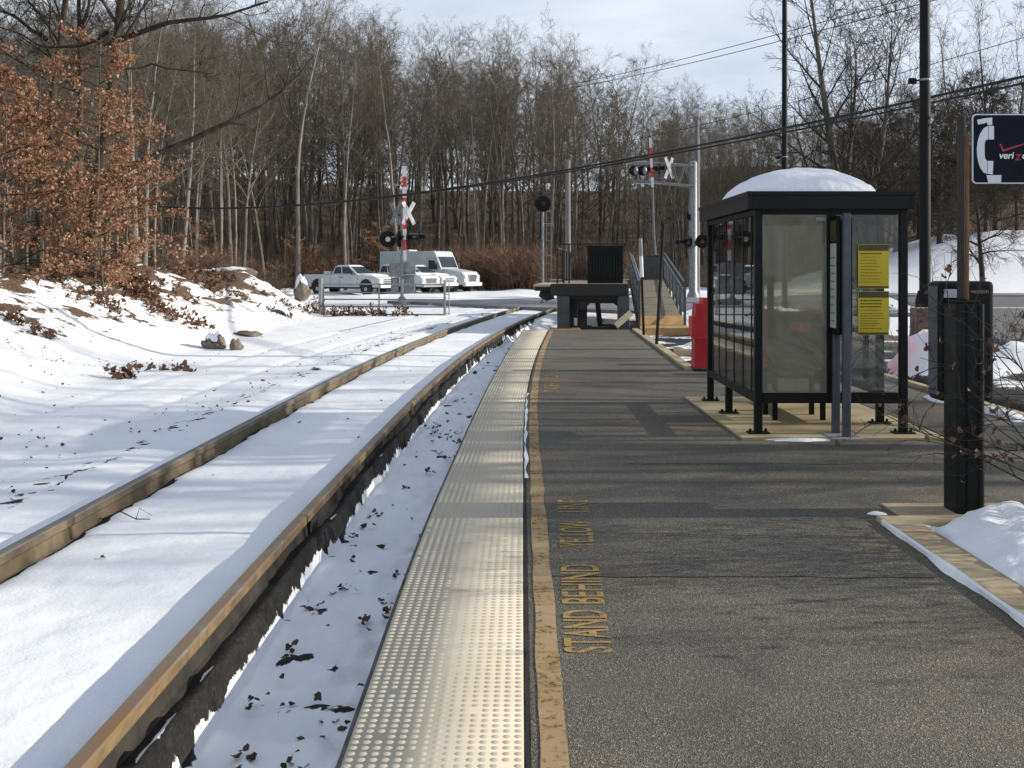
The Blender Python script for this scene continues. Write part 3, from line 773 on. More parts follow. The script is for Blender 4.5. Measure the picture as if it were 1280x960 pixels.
red_post(2.86, 15.75, 0, 'tall red plastic barrel with a stepped side, left of the shelter')
barrier(4.57, 16.7, -.13, R(88), 'red plastic barrier seen through the hazy shelter pane')
red_post(5.30, 15.2, 0, 'red plastic barrel seen through the clear glass under the yellow notices')
# ---- display case on two grey posts
def display_case():
    t = thing('display_case', 'grey two post timetable case standing edge on before the shelter', 'notice board', (3.07, 9.36, 0))
    for y, xo in ((0,.0),(.22,-.03)):
        p = MB().box(xo-.035, xo+.035, y-.03, y+.03, 0, 2.12 if y == 0 else .99).build('post', M['greypost'], t, bevel=.006)
    MB().box(-.17, .13, -.09, .30, 0, .028).build('base', M['greyconcrete'], t, bevel=.008)
    c = MB().box(-.075, -.036, .035, .52, .975, 2.10).build('cabinet', M['black'], t, bevel=.01)
    MB().box(.036, .07, .035, .50, .99, 2.08).build('cabinet_back', M['black'], t, bevel=.008)
    MB().box(-.035, .035, .031, .50, .975, 1.01).build('cabinet_floor', M['black'], t)
    MB().box(-.080, -.076, .06, .49, 1.04, 1.84).build('timetable', M['paper'], c)
    MB().box(-.080, -.076, .06, .49, 1.86, 2.06).build('header', M['olive'], c)
    mb = MB()
    for k in range(9): mb.box(-.0815, -.0803, .09, .46, 1.10+k*.075, 1.112+k*.075)
    mb.build('print', M['greybox'], c)
    MB().box(.071, .075, .06, .47, 1.05, 2.04).build('timetable', M['paper'], t)
display_case()
# ---- pay phone
def pay_phone():
    Y = 6.58
    t = thing('pay_phone', 'black pay phone pedestal seen from behind with its sign above', 'pay phone', (2.905, Y, .012))
    cs = MB(); out = []
    w, d = .093, .11
    prof = [(-w,-d+.02),(-w+.02,-d),(-.035,-d),(-.03,-d-.012),(.018,-d-.012),(.023,-d),(.045,-d),(.048,-d-.008),(.062,-d-.008),(.066,-d),(w-.02,-d),(w,-d+.02),(w,d-.02),(w-.02,d),(-w+.02,d),(-w,d-.02)]
    prof = [(u+.026, v) for u, v in prof]
    cs.prism(prof, 'z', 0, 1.36).build('pedestal', M['greenblack'], t)
    e = MB().box(-.088, .283, .112, .305, .70, 1.505).build('enclosure', M['black'], t, bevel=.03, segs=3)
    MB().box(-.092, -.089, .135, .285, .74, 1.47).build('side_panel', M['slate'], e, bevel=.001)
    MB().box(-.058, .038, .1085, .1115, 1.395, 1.452).build('torn_sticker', M['signgrey'], e)
    tx = text_mesh('enclosure_lettering', 'verizon', .040, M['greybox'], e, bold=.0006); tx.location = (.122, .1105, 1.425); tx.rotation_euler = (R(90), 0, 0)
    MB().box(-.05, .10, -.07, .107, 1.361, 1.380).build('pedestal_cap', M['black'], t, bevel=.006)
    pl = MB().box(-.012, .029, -.026, .026, 1.381, 2.60).build('sign_pole', M['polebrown'], t, bevel=.01)
    MB().box(.0295, .052, -.022, .022, 1.381, 2.47).build('pole_strip', M['orangestrip'], t, bevel=.003)  # orange brown strip along the right side of the pole
    s = MB()
    # sign
    sx, sy, sz = .055, -.05, 2.143
    W, Hh, rr = .64, .455, .028
    def rrect(x0, x1, z0, z1, r, n=6):
        o = []
        for cx, cz, a0 in ((x1-r,z0+r,-90),(x1-r,z1-r,0),(x0+r,z1-r,90),(x0+r,z0+r,180)):
            for k in range(n+1): a = R(a0+90*k/n); o.append((cx+r*math.cos(a), cz+r*math.sin(a)))
        return o
    sg = MB().prism(rrect(sx, sx+W, sz, sz+Hh, rr), 'y', sy-.008, sy).build('sign_panel', M['signgrey'], t)
    MB().prism(rrect(sx+.008, sx+W-.008, sz+.008, sz+Hh-.008, rr-.006), 'y', sy-.0105, sy-.0085).build('sign_face', M['signface'], sg)
    def sp(u, v):  # place on the sign from its proportions in the close view
        return (sx+(u-163)/8.727*6.53/F*.985, sz+Hh-(v-100)/8.727*6.53/F*1.0)
    hs = MB()
    shapes = [[(212,165),(300,148),(380,140),(380,222),(334,222),(318,192),(290,205),(225,216)],
              [(335,230),(285,258),(245,320),(220,400),(210,480),(214,560),(226,625),(250,690),(285,738),(322,755),(325,612),(304,595),(297,550),(296,480),(297,420),(306,392),(335,376)],
              [(341,230),(400,232),(400,378),(341,380)], [(331,612),(392,612),(386,760),(329,752)], [(318,767),(482,767),(478,850),(336,850)]]
    for p in shapes: hs.prism([sp(*q) for q in p], 'y', sy-.013, sy-.011)
    hs.build('handset_symbol', M['signgrey'], sg)
    ck = MB().prism([sp(*q) for q in [(462,430),(478,428),(505,488),(700,432),(860,372),(860,380),(700,446),(500,512),(492,508)]], 'y', sy-.013, sy-.011).build('check_mark', M['signcrimson'], sg)
    a = sp(460, 587); x = a[0]
    for body, mat in (('veri', M['signwhite']), ('z', M['signcrimson']), ('on', M['signwhite'])):
        tx = text_mesh('sign_lettering', body, .062 if body != 'z' else .085, mat, sg, shear=.18, bold=.0012)
        co = [v.co.x for v in tx.data.vertices]
        tx.location = (x-min(co), sy-.012, a[1]-(.010 if body == 'z' else 0)); tx.rotation_euler = (R(90), 0, 0); x += max(co)-min(co)+.004
    return t
pay_phone()
# ---- lamp poles
def lamp_pole(x, y, z, r, h, cam_z, lab, ped, side=-1):
    t = thing('lamp_pole', lab, 'lamp pole', (x, y, z), 0, 'tall dark lamp poles by the parking lot')
    zb = 0
    if ped:
        MB().prism([(.28*math.cos(k*PI/10), .28*math.sin(k*PI/10)) for k in range(20)], 'z', -.2, ped).build('pedestal', M['pedestal'], t)
        MB().prism([(.27*math.cos(k*PI/10), .27*math.sin(k*PI/10)) for k in range(20)], 'z', ped, ped+.015).build('snow_ring', M['snow'], t)
        zb = ped+.016
    MB().lathe([(r*1.7, zb), (r*1.7, zb+.10), (r*1.25, zb+.32), (r*1.0, zb+.34)], 16).build('base_cover', M['black'], t)
    MB().lathe([(r, zb+.341), (r*.98, h*.5), (r*.84, h)], 16).build('pole', M['black'], t, smooth=True)
    MB().lathe([(r*1.05, cam_z-.02), (r*1.05, cam_z+.02)], 16).build('clamp', M['galv'], t)
    c = MB().beam((side*r, 0, cam_z), (side*(r+.11), 0, cam_z-.02), .03, .03)
    c.lathe([(.03,-.06),(.06,-.05),(.066,.04),(.05,.09)], 12, (side*(r+.16), 0, cam_z-.02), 'x')
    c.build('floodlight', M['black'], t)
    MB().beam((0,0,h), (.9,0,h+.1), .06, .06).box(.7, 1.4, -.17, .17, h+.08, h+.2).build('lamp_head', M['black'], t)
    return t
lamp_pole(8.13, 20.0, -.05, .108, 9.6, EYE+236/F*20+.05, 'thick black lamp pole on a pinkish concrete pedestal behind the phone', .87)
lamp_pole(10.65, 40.0, -.1, .115, 14, EYE+143/F*40, 'slimmer black lamp pole rising behind the shelter roof', 0)
# ---- snow marker stakes
def stake(b, tpx, r, lab, white):
    t = thing('snow_marker', lab, 'marker stake', b, 0, 'snow marker stakes on the platform kerb')
    p = Vector(tpx)-Vector(b); m = p*.60 if white else p*.999
    MB().tube([(0,0,0), m], r, 6).build('stake', M['black'], t)
    if white:
        MB().tube([m*1.001, p*.82], r*1.35, 6).build('reflector', M['signwhite'], t); MB().tube([p*.822, p], r*1.3, 6).build('tip', M['galv'], t)
    else: MB().tube([m*.80, p], r*1.25, 6).build('sleeve', M['greenblack'], t)
stake((2.96,23.6,.03), px(800.5,298,23.6), .032, 'thin dark marker stake with a pale upper half', True)
stake((2.86,20.7,.03), px(830,280,20.7), .036, 'thin leaning all dark marker stake, nearer on the kerb', False)

# ================================================================ RAISED BOARDING PLATFORM AND RAMP
def raised_platform():
    Y0, Y1 = 26.6, 35.5
    t = thing('raised_platform', 'dark steel raised boarding platform on grey columns', 'platform', (1.0, Y0, -.2))
    def lx(p, D): return (p-648)/F*D-1.0
    sk = .9  # the deck bends right with the track
    def sh(y): return sk*(y/(Y1-Y0))
    x0, x1 = lx(689, Y0), lx(786, Y0); L = Y1-Y0
    d = MB().hexa([(x0,.16,1.22),(x1,.16,1.22),(x1+sh(L),L,1.22),(x0+sh(L),L,1.22)], [(x0,.16,1.39),(x1,.16,1.39),(x1+sh(L),L,1.39),(x0+sh(L),L,1.39)])
    d.build('deck', M['wood'], t)
    MB().box(x0, x1, 0, .155, 1.08, 1.40).build('front_beam', M['darksteel'], t, bevel=.01)
    MB().box(x0+.16, x1-.1, .156, .3, .98, 1.215).build('cross_beam', M['darksteel'], t)
    for k, (p, w) in enumerate(((704.5,.32),(780,.30))):
        x = lx(p, Y0); MB().box(x-w/2, x+w/2, .02, .3, -.15, 1.075).build('column', M['greystain'] if k else M['tanwood'] if False else M['greystain'], t, bevel=.01)
    x = lx(712, Y0+.6); MB().box(x-.07, x+.12, .6, .85, -.15, 1.215).build('column', M['darksteel'], t)
    x = lx(728, Y0+.9); MB().box(x-.13, x+.13, .9, 1.1, -.15, 1.215).box(x-.24, x-.135, .9, 1.1, -.1, .22).box(x+.135, x+.26, .9, 1.1, -.1, .24).build('column', M['darksteel'], t)
    MB().beam((lx(745,Y0+3), 3, 1.21), (lx(751,Y0+3), 3, -.1), .14, .14).build('brace', M['darksteel'], t)
    for yy in (5.5, 8.5):
        for xx in (x0+.25, x1-.2): MB().box(xx+sh(yy)-.09, xx+sh(yy)+.09, yy-.09, yy+.09, -.15, 1.215).build('column', M['darksteel'], t)
    MB().box(lx(733,Y0+1.2), lx(778,Y0+1.2), 1.2, 1.5, -.12, .18).build('sill_timber', M['darksteel'], t)
    # haunch plates under the beam
    hb = MB()
    xa, xb = lx(722, Y0), lx(774, Y0)
    hb.prism([(xa, .985),(xb,.985),(xb,.78),(xb-.12,.87),(xa+.35,.87),(xa+.2,.70),(xa,.70)], 'y', .31, .36); hb.build('haunch', M['darksteel'], t)
    # guard panel of closely set bars
    gx0, gx1 = lx(734.5, Y0), lx(779, Y0)
    g = MB()
    for q in ((gx0,gx0+.05,1.41,2.42),(gx1-.05,gx1,1.41,2.42)): g.box(q[0], q[1], .03, .09, q[2], q[3])
    g.box(gx0+.05, gx1-.05, .03, .09, 2.34, 2.42).box(gx0+.05, gx1-.05, .03, .09, 1.41, 1.48)
    for z in (1.55, 2.22): g.box(gx0+.05, gx1-.05, .02, .045, z, z+.03)
    gp = g.build('guard_panel', M['black'], t)
    b = MB(); n = 11
    for k in range(n):
        x = gx0+.05+(gx1-gx0-.1)*(k+.5)/n; b.box(x-.028, x+.028, .046, .08, 1.48, 2.34)
    b.box(gx0+.05, gx1-.05, .084, .089, 1.48, 2.34)
    b.build('bars', M['greenblack'], gp)
    # light railing towards the track
    r = MB(); ra, rb = lx(705, Y0), gx0
    for x in (ra, lx(711.5, Y0)): r.box(x-.02, x+.02, .05, .09, 1.41, 2.47)
    r.box(lx(702,Y0), gx1+.12, .055, .085, 2.44, 2.47).box(ra, rb, .055, .085, 1.50, 1.53)
    for k in range(4): x = ra+.3+(rb-ra-.35)*k/3; r.box(x-.008, x+.008, .06, .08, 1.53, 2.44)
    r.build('railing', M['darksteel'], t)
    r = MB()
    for k in range(4):
        y = 1+k*2.4; x = x0+.1+sh(y); r.box(x-.02, x+.02, y-.02, y+.02, 1.4, 2.4)
    r.beam((x0+.1+sh(1),1,2.38), (x0+.1+sh(8.2),8.2,2.38), .04, .04)
    r.build('railing', M['darksteel'], t)
    # folding edge over the track with its tan lip
    e = MB().hexa([(lx(669,Y0),.5,1.20),(x0-.005,.5,1.20),(x0+sh(4),4.5,1.20),(lx(669,Y0)+sh(4),4.5,1.20)], [(lx(669,Y0),.5,1.31),(x0-.005,.5,1.31),(x0+sh(4),4.5,1.31),(lx(669,Y0)+sh(4),4.5,1.31)])
    fl = e.build('folding_edge', M['darksteel'], t)
    MB().hexa([(lx(667,Y0),.45,1.315),(x0-.01,.45,1.315),(x0+sh(4),4.5,1.315),(lx(667,Y0)+sh(4),4.5,1.315)], [(lx(667,Y0),.45,1.375),(x0-.01,.45,1.375),(x0+sh(4),4.5,1.375),(lx(667,Y0)+sh(4),4.5,1.375)]).build('edge_boards', M['tanwood'], fl)
    MB().prism([(lx(676,Y0),1.195),(x0+.1,1.195),(x0+.1,.98),(lx(684,Y0),.92),(lx(674,Y0),1.05)], 'y', .6, .75).build('edge_bracket', M['darksteel'], fl)
    # rust stained footing
    MB().box(lx(688,Y0), lx(726,Y0), -.1, .55, -.15, .205).build('footing', M['rustplate'], t, bevel=.02)
    return t
raised_platform()
o = thing('loose_board', 'pale loose board leaning on the raised platform column', 'board', (2.58, 26.35, .02))
MB().beam((-.02,0,.08), (.40,.10,.42), .05, .17).build('board', M['tanwood'], o)
def boarding_ramp():
    Y0 = 26.9; L = 9.2
    t = thing('access_ramp', 'boarded access ramp with grey railings and a rusty orange entry plate', 'ramp', (3.2, Y0, 0))
    def cx(y): return .10+.085*y
    w = 1.14
    def zz(y): return .03+1.16*max(0, (y-1.0))/(L-1.0)
    MB().hexa([(cx(0)-.05,-.1,-.3),(cx(0)+w+.12,-.1,-.3),(cx(1)+w+.05,1.0,-.3),(cx(1),1.0,-.3)], [(cx(0)-.05,-.1,.02),(cx(0)+w+.12,-.1,.02),(cx(1)+w+.05,1.0,.30),(cx(1),1.0,.30)]).build('entry_plate', M['rustplate'], t, bevel=.01)
    def z2(y): return .30+.90*(y-1)/(L-1)
    b = MB(); n = 40
    for k in range(n):
        y0 = 1+(L-1)*k/n+.012; y1 = 1+(L-1)*(k+1)/n
        b.hexa([(cx(y0),y0,z2(y0)-.05),(cx(y0)+w,y0,z2(y0)-.05),(cx(y1)+w,y1,z2(y1)-.05),(cx(y1),y1,z2(y1)-.05)], [(cx(y0),y0,z2(y0)),(cx(y0)+w,y0,z2(y0)),(cx(y1)+w,y1,z2(y1)),(cx(y1),y1,z2(y1))])
    b.build('boards', M['wood'], t)
    f = MB()
    for s in (0, w): f.hexa([(cx(1)+s-.04,1,-.2),(cx(1)+s+.04,1,-.2),(cx(L)+s+.04,L,z2(L)-.35),(cx(L)+s-.04,L,z2(L)-.35)], [(cx(1)+s-.04,1,z2(1)-.055),(cx(1)+s+.04,1,z2(1)-.055),(cx(L)+s+.04,L,z2(L)-.055),(cx(L)+s-.04,L,z2(L)-.055)])
    f.build('stringer', M['darksteel'], t)
    for s in (-.045, w+.05):
        r = MB()
        yy0 = .15
        for k in range(7):
            y = yy0+(L-.2)*k/6; zb = z2(max(1, y)); r.box(cx(y)+s-.03, cx(y)+s+.03, y-.03, y+.03, -.1 if k == 0 else zb-.2, zb+.98)
        for hz in (.96, .70): r.beam((cx(yy0)+s, yy0, z2(1)-.05+hz), (cx(L)+s, L, z2(L)+hz), .05, .05)
        for hz in (.12,): r.beam((cx(yy0)+s, yy0, z2(1)+hz), (cx(L)+s, L, z2(L)+hz), .04, .04)
        rl = r.build('railing', M['greypost'], t)
        r = MB(); k = 0
        for k in range(60):
            y = .25+(L-.4)*k/59; zb = z2(max(1, y)); r.box(cx(y)+s-.008, cx(y)+s+.008, y-.008, y+.008, zb+.10, zb+.70)
        r.build('balusters', M['greybox'], rl)
        r = MB(); s2 = s+(.09 if s < 0 else -.09); r.tube([(cx(yy0)+s2, yy0, z2(1)+.83), (cx(L)+s2, L, z2(L)+.87)], .022, 8); r.build('handrail', M['galv'], rl)
    # landing at the top joins the raised platform
    MB().box(-2.0, cx(L)+w+.05, L+.01, L+2.3, 1.05, 1.20).build('landing', M['wood'], t)
    for x in (-1.6, cx(L)+w-.1): MB().box(x-.08, x+.08, L+1, L+1.16, -.25, 1.045).build('landing_post', M['darksteel'], t)
    return t
boarding_ramp()
def cabinet(name, x, y, z, w, d, h, mat, lab, cat):
    t = thing(name, lab, cat, (x, y, z))
    MB().box(-w/2, w/2, 0, d, .0, h).build('body', mat, t, bevel=.012)
    MB().box(-w/2-.03, w/2+.03, -.04, d+.03, h+.001, h+.06).build('roof', mat, t, bevel=.01)
    m = MB()
    for k in range(6): xx = -w/2+.08+(w-.16)*k/5; m.box(xx-.008, xx+.008, -.012, -.001, .08, h-.08)
    m.build('door_ribs', mat, t)
    return t
cabinet('control_cabinet', (815-648)/F*36.4, 36.4, 1.20, .76, .5, 1.18-.33, M['slate'], 'slate grey cabinet standing at the top of the ramp', 'cabinet')
# ================================================================ POLES, SIGNALS, CABLES
def utility_pole(x, y, z, r, h, lab, mat, arm=False):
    t = thing('utility_pole', lab, 'utility pole', (x, y, z), 0, 'utility poles by the crossing')
    MB().lathe([(r*1.15,-.3),(r,h*.4),(r*.85,h)], 12).build('pole', mat, t, smooth=True)
    if arm:
        MB().box(-r-.05, -r+.02, -.05, .05, h*.72, h*.72+.25).box(-r-.045, -r+.01, -.03, .03, h*.5, h*.5+.08).build('bracket', M['galv'], t)
        MB().tube([(r*.9,0,.3),(r*.9,0,h*.9)], .03, 6).build('conduit', M['galv'], t)
    return t
utility_pole(px(710,0,41).x, 41, -.15, .115, EYE+136/F*41+.15, 'pale grey pole standing behind the raised platform', M['palepole'])
utility_pole(px(871,0,60).x, 60, -.15, .17, EYE+186/F*60+.15, 'tall grey pole just behind the signal cantilever', M['palepole'], True)
def disc_signal():
    D = 46; b = px(678.5, 336, D)
    t = thing('railway_signal', 'railway signal with a round black disc on a thin white mast', 'signal', (b.x, D, -.15))
    zc = EYE+81/F*D+.15
    MB().lathe([(.12,0),(.12,.25),(.062,.27),(.058,zc-.3)], 10).build('mast', M['galv'], t)
    MB().lathe([(.36,-.02),(.37,.0),(.37,.03),(.2,.05)], 24, (0,-.12,zc), 'y').build('target_disc', M['black'], t)
    MB().lathe([(.09,-.22),(.11,-.2),(.11,.0)], 14, (0,-.13,zc), 'y').build('lens_hood', M['tyre'], t)
    MB().box(-.09, .09, -.07, .12, zc-.3, zc+.2).build('lamp_case', M['black'], t)
    l = MB()
    for x in (.18, .40): l.beam((x,.2,0) if x == .18 else (x,.2,1.0), (x,.2,zc-.3), .025, .025)
    for k in range(int((zc-.3)/.35)): l.beam((.18,.2,.25+k*.35), (.40,.2,.25+k*.35), .02, .02) if .25+k*.35 > 1 else None
    l.beam((.0,.05,zc-.9), (.42,.2,zc-.9), .03, .03); l.beam((.0,.05,zc-.32), (.42,.2,zc-.32), .03, .03)
    l.build('ladder', M['galv'], t)
disc_signal()
def crossbuck(mb, c, L, w, rot=0, tilt=90):
    """two crossed blades about c facing -y turned by rot"""
    for s in (-1, 1):
        a = R(s*tilt/2); d = Vector((math.sin(a)*L/2, 0, math.cos(a)*L/2)); n = Vector((math.cos(a), 0, -math.sin(a)))*w/2
        off = Vector((0, .012*s, 0)); rm = Matrix.Rotation(rot, 3, 'Z')
        q = [c+rm @ (v+off) for v in (-d-n, -d+n, d+n, d-n)]; th = rm @ Vector((0,.011,0))
        mb.hexa(q, [p+th for p in q])
def lamp(parent, c, d, rot, lens=None):
    """flashing light: round background, hood and lens"""
    m = MB(); m.lathe([(.05,.0),(d*.62,.01),(d*.64,.03),(.06,.05)], 18, (0,0,0), 'y')
    o = m.build('light_background', M['black'], parent); o.location = c; o.rotation_euler = (0,0,rot)
    MB().lathe([(.10,.05),(.13,.06),(.13,.22),(.05,.26)], 14, (0,0,0), 'y').build('light_housing', M['tyre'], o)
    k = 12; vs = []; fs = []
    for i in range(k+1):
        a = PI*(-.1+1.2*i/k); vs += [(.145*math.cos(a), -.001, .145*math.sin(a)), (.15*math.cos(a), -.28+.08*abs(math.cos(a)), .15*math.sin(a))]
        if i: fs.append((2*i-2, 2*i, 2*i+1, 2*i-1))
    MB().add(vs, fs).build('hood', M['black'], o)
    MB().lathe([(.12,-.02),(.125,-.01),(.125,.0)], 16, (0,0,0), 'y').build('lens', lens or M['redlens'], o)
    return o
def striped_arm(t, p, q, w0, w1, n, name='gate_arm'):
    p, q = Vector(p), Vector(q); g = None
    for k in range(n):
        a, b = p.lerp(q, k/n), p.lerp(q, (k+1)/n)
        mb = MB().beam(a, b, .03, lin(w0, w1, k/n), up=(1,0,0))
        o = mb.build('gate_arm' if g is None else 'stripe', M['signred'] if k % 2 else M['signwhite'], t if g is None else g)
        g = g or o
def crossing_signal():
    D = 47.5; b = px(502.5, 336, D); s = F/D
    t = thing('crossing_signal', 'level crossing signal mast with white crossbuck and raised striped gate arm', 'crossing signal', (b.x, D, -.18))
    def Z(y): return EYE+(336-y)/s+.18
    MB().prism([(-.35,-.35),(.35,-.35),(.35,.35),(-.35,.35)], 'z', -.3, .12).lathe([(.22,.12),(.2,.35),(.08,.5)], 14).build('base', M['galv'], t)
    MB().lathe([(.075,.5),(.07,Z(250))], 12).build('mast', M['galv'], t)
    m = MB(); crossbuck(m, Vector((.33,-.12,Z(266.5))), 1.22, .20, R(38), 62); m.beam((0,0,Z(266.5)), (.33,-.11,Z(266.5)), .04, .04); m.build('crossbuck', M['signwhite'], t)
    m = MB(); crossbuck(m, Vector((-.32,.12,Z(266.5))), 1.22, .20, R(-35), 62); m.beam((0,0,Z(266.5)), (-.32,.11,Z(266.5)), .04, .04); m.build('crossbuck', M['galv'], t)
    MB().beam((-.75,0,Z(296)), (.95,0,Z(296)), .07, .07).beam((-.2,0,Z(292)), (1.0,.1,Z(292)), .03, .03).build('cross_arm', M['galv'], t)
    lamp(t, (-.66,-.08,Z(299)), .62, R(14), M['lens']); lamp(t, (-.08,-.14,Z(299)), .62, R(70)); lamp(t, (.34,.05,Z(298)), .6, R(78)); lamp(t, (.86,.06,Z(297)), .56, R(84))  # first lens pale: sky reflection put into its colour
    MB().box(-.55, .12, -.42, -.1, Z(346), Z(329)).build('junction_box', M['greybox'], t, bevel=.02)
    MB().box(.0, .58, .1, .55, Z(367), Z(344)).box(-.55, -.2, .12, .5, Z(367), Z(347)).build('relay_case', M['galv'], t, bevel=.02)
    g = MB().lathe([(.2,-.22),(.28,-.18),(.28,.18),(.2,.22)], 14, (.3,-.02,Z(335)), 'y').box(.1, .62, -.1, .3, Z(343), Z(331))
    g.build('gate_mechanism', M['galv'], t)
    striped_arm(t, (.17,-.2,Z(326)), (.13,-.22,Z(208)), .15, .21, 9)
    return t
crossing_signal()
def cantilever():
    D = 56.0; b = px(866.5, 336, D); s = F/D
    t = thing('signal_cantilever', 'galvanised crossing signal cantilever with a truss arm over the road', 'crossing signal', (b.x, D, -.15))
    def Z(y): return EYE+(336-y)/s+.15
    def X(x): return (x-866.5)/s
    MB().lathe([(.36,0),(.34,.3),(.235,.5),(.225,Z(203)),(.12,Z(201))], 14).build('mast', M['galv'], t, smooth=True)
    for dy in (-.3, .3):
        a = MB()
        a.tube([(0,dy,Z(208)), (X(836),dy,Z(205)), (X(784),dy,Z(202.5))], .045, 8)
        a.tube([(0,dy,Z(233)), (X(820),dy,Z(228)), (X(790),dy,Z(226.5))], .05, 8)
        pts = [(864,208,233),(856,207.5,232),(848,207,231.2),(840,206,230.3),(830,205.5,229),(820,204.5,228),(810,204,227)]
        for k in range(len(pts)-1):
            p, q = pts[k], pts[k+1]
            a.beam((X(p[0]),dy,Z(p[1])), (X(q[0]),dy,Z(q[2])), .045, .045) if k % 2 else a.beam((X(p[0]),dy,Z(p[2])), (X(q[0]),dy,Z(q[1])), .045, .045)
        a.build('truss_arm', M['galv'], t)
    a = MB()
    for x, y in ((784,202.7),(820,204.5),(850,206.8),(820,228),(850,231.5),(800,203.5)): a.beam((X(x),-.3,Z(y)), (X(x),.3,Z(y)), .04, .04)
    a.box(X(826), X(792), -.28, .28, Z(229)-.02, Z(229)+.02)
    a.build('walkway', M['galv'], t)
    m = MB(); crossbuck(m, Vector((X(835),-.42,Z(211))), 1.28, .2, R(30), 50); m.beam((X(835),-.42,Z(211)), (X(835),-.3,Z(206)), .04, .04); m.build('crossbuck', M['galv'], t)
    for x, rot in ((791,160),(802,165)):
        o = lamp(t, (X(x)+.05, -.3, Z(214)), .46, R(rot)); o2 = MB().lathe([(.03,-.24),(.10,-.17),(.125,-.02),(.09,.12),(.02,.22)], 12).build('bell', M['galv'], t); o2.location = (X(x)+.12,-.55,Z(214))
    for x in (814, 824): lamp(t, (X(x), -.35, Z(212)), .5, R(62))
    lamp(t, (X(848), -.35, Z(303)), .56, R(85)); lamp(t, (X(859), -.3, Z(302)), .5, R(20)); lamp(t, (X(877), -.3, Z(302)), .62, R(0))
    MB().beam((X(848),-.25,Z(302)), (X(878),-.2,Z(302)), .06, .06).build('cross_arm', M['galv'], t)
    MB().box(-.36, -.2, -.2, .2, Z(275), Z(268)).build('bracket', M['black'], t)
cantilever()
def far_gate():
    D = 52.0
    t = thing('gate_arm', 'tall raised red and white gate arm beyond the ramp', 'gate arm', (px(821,336,D).x, D, -.15))
    b = (0,0,.9); tip = px(812, 173, D)
    MB().box(-.25, .3, -.2, .3, 0, 1.1).build('gate_mechanism', M['galv'], t, bevel=.02)
    p, q = Vector((0,-.22,1.0)), Vector((tip.x-px(821,336,D).x, -.22, tip.z+.15))
    lw = MB().tube([p, p.lerp(q,.35)+Vector((-.06,0,0)), p.lerp(q,.66)], [.1,.075,.06], 6).build('lower_arm', M['palepole'], t)
    striped_arm(t, p.lerp(q,.661), q, .14, .12, 5, 'upper_arm')
far_gate()
# ---- cables
def cable(pts_ab, via, r, lab, grp):
    (xa,ya,Da), (xb,yb,Db) = pts_ab; A, B = px(xa,ya,Da), px(xb,yb,Db)
    # sag so that the span hangs through the point seen in the photo
    xv, yv = via; sag = 0
    k = (xv-648)/F; den = (B.x-A.x)-k*(B.y-A.y); u = (k*A.y-A.x)/den
    D = A.y+(B.y-A.y)*u; zreq = EYE-(yv-336)/F*D; sag = (A.z+(B.z-A.z)*u-zreq)/(4*u*(1-u))
    pts = []
    for i in range(41):
        q = i/40; p = A.lerp(B, q); p.z -= sag*4*q*(1-q); pts.append(p)
    o = MB().tube(pts, r, 5).build('overhead_cable', M['cable'])
    return tag(o, lab, 'cable', grp)
cable([(1500,45,18),(60,231,82)], (780,199.5), .033, 'thick black overhead cable, upper of the close pair', 'overhead cables')
cable([(1500,56,18),(60,234,82)], (780,203), .026, 'thick black overhead cable, lower of the close pair', 'overhead cables')
cable([(1420,-85,30),(700,108,95)], (900,62), .022, 'thin cable crossing the open sky, higher one', 'overhead cables')
cable([(1420,-70,30),(700,112,95)], (900,70), .022, 'thin cable crossing the open sky, just below the higher one', 'overhead cables')
cable([(1420,5,28),(640,196,92)], (975,132), .014, 'thin cable rising to the right between sky and trees', 'overhead cables')
# ---- field gate by the crossing
def field_gate():
    D = 37.0; a = px(401, 336, D); b = px(556, 336, D)
    t = thing('field_gate', 'galvanised tube gate beside the track with brush at its foot', 'gate', (a.x, D, -.25))
    W = b.x-a.x
    def Z(y): return EYE+(336-y)/F*D+.25
    MB().lathe([(.09,-.2),(.085,Z(348)),(.05,Z(347))], 10, (0,0,0)).build('gate_post', M['galv'], t)
    MB().lathe([(.05,-.2),(.05,Z(350))], 8, (W,0,0)).build('gate_post', M['greybox'], t)
    g = MB()
    for y in (355, 365.5, 374, 383, 392.5): g.tube([(.12,0,Z(y)), (W-.02,0,Z(y+.7))], .03, 6)
    for q in (.10, W*.47, W*.36+.02, W-.0): g.tube([(q,0,Z(395)), (q,0,Z(354))], .03, 6) if q != W*.36+.02 else None
    g.build('gate_leaf', M['galv'], t)
    g = MB()
    for k in range(5): g.tube([(W,0,Z(360+k*8)), (W+.16,.0,Z(360+k*8))], .018, 6)
    g.tube([(W+.16,0,Z(396)), (W+.16,0,Z(354))], .02, 6).build('latch_frame', M['galv'], t)
field_gate()

# ================================================================ VEHICLES
def arch_profile(pts, wheels, r, zb):
    """underside runs from rear to front at zb with wheel arches cut out; pts = upper outline front to rear"""
    out = []
    for xc in wheels:
        out += [(xc-r, zb)]+[(xc-r*math.cos(PI*k/10), zb+r*1.02*math.sin(PI*k/10)) for k in range(1, 10)]+[(xc+r, zb)]
    return out+pts
def wheels(t, xs, y, r, w, flip=True):
    for x in xs:
        for s in (-1, 1):
            h = thing('wheel', None, None, (x, s*y, r)); h.parent = t
            MB().lathe([(r*.62,-w/2),(r*.93,-w/2),(r,-w*.35),(r,w*.35),(r*.93,w/2),(r*.62,w/2)], 22, (0,0,0), 'y').build('tyre', M['tyre'], h)
            MB().lathe([(.04,s*(w/2+.012)),(r*.3,s*(w/2+.004)),(r*.34,s*(w/2-.03)),(r*.56,s*(w/2-.02)),(r*.60,s*(w/2+.008)),(r*.615,s*(w/2-.01))][::1], 18, (0,0,0), 'y').build('rim', M['rim'], h)
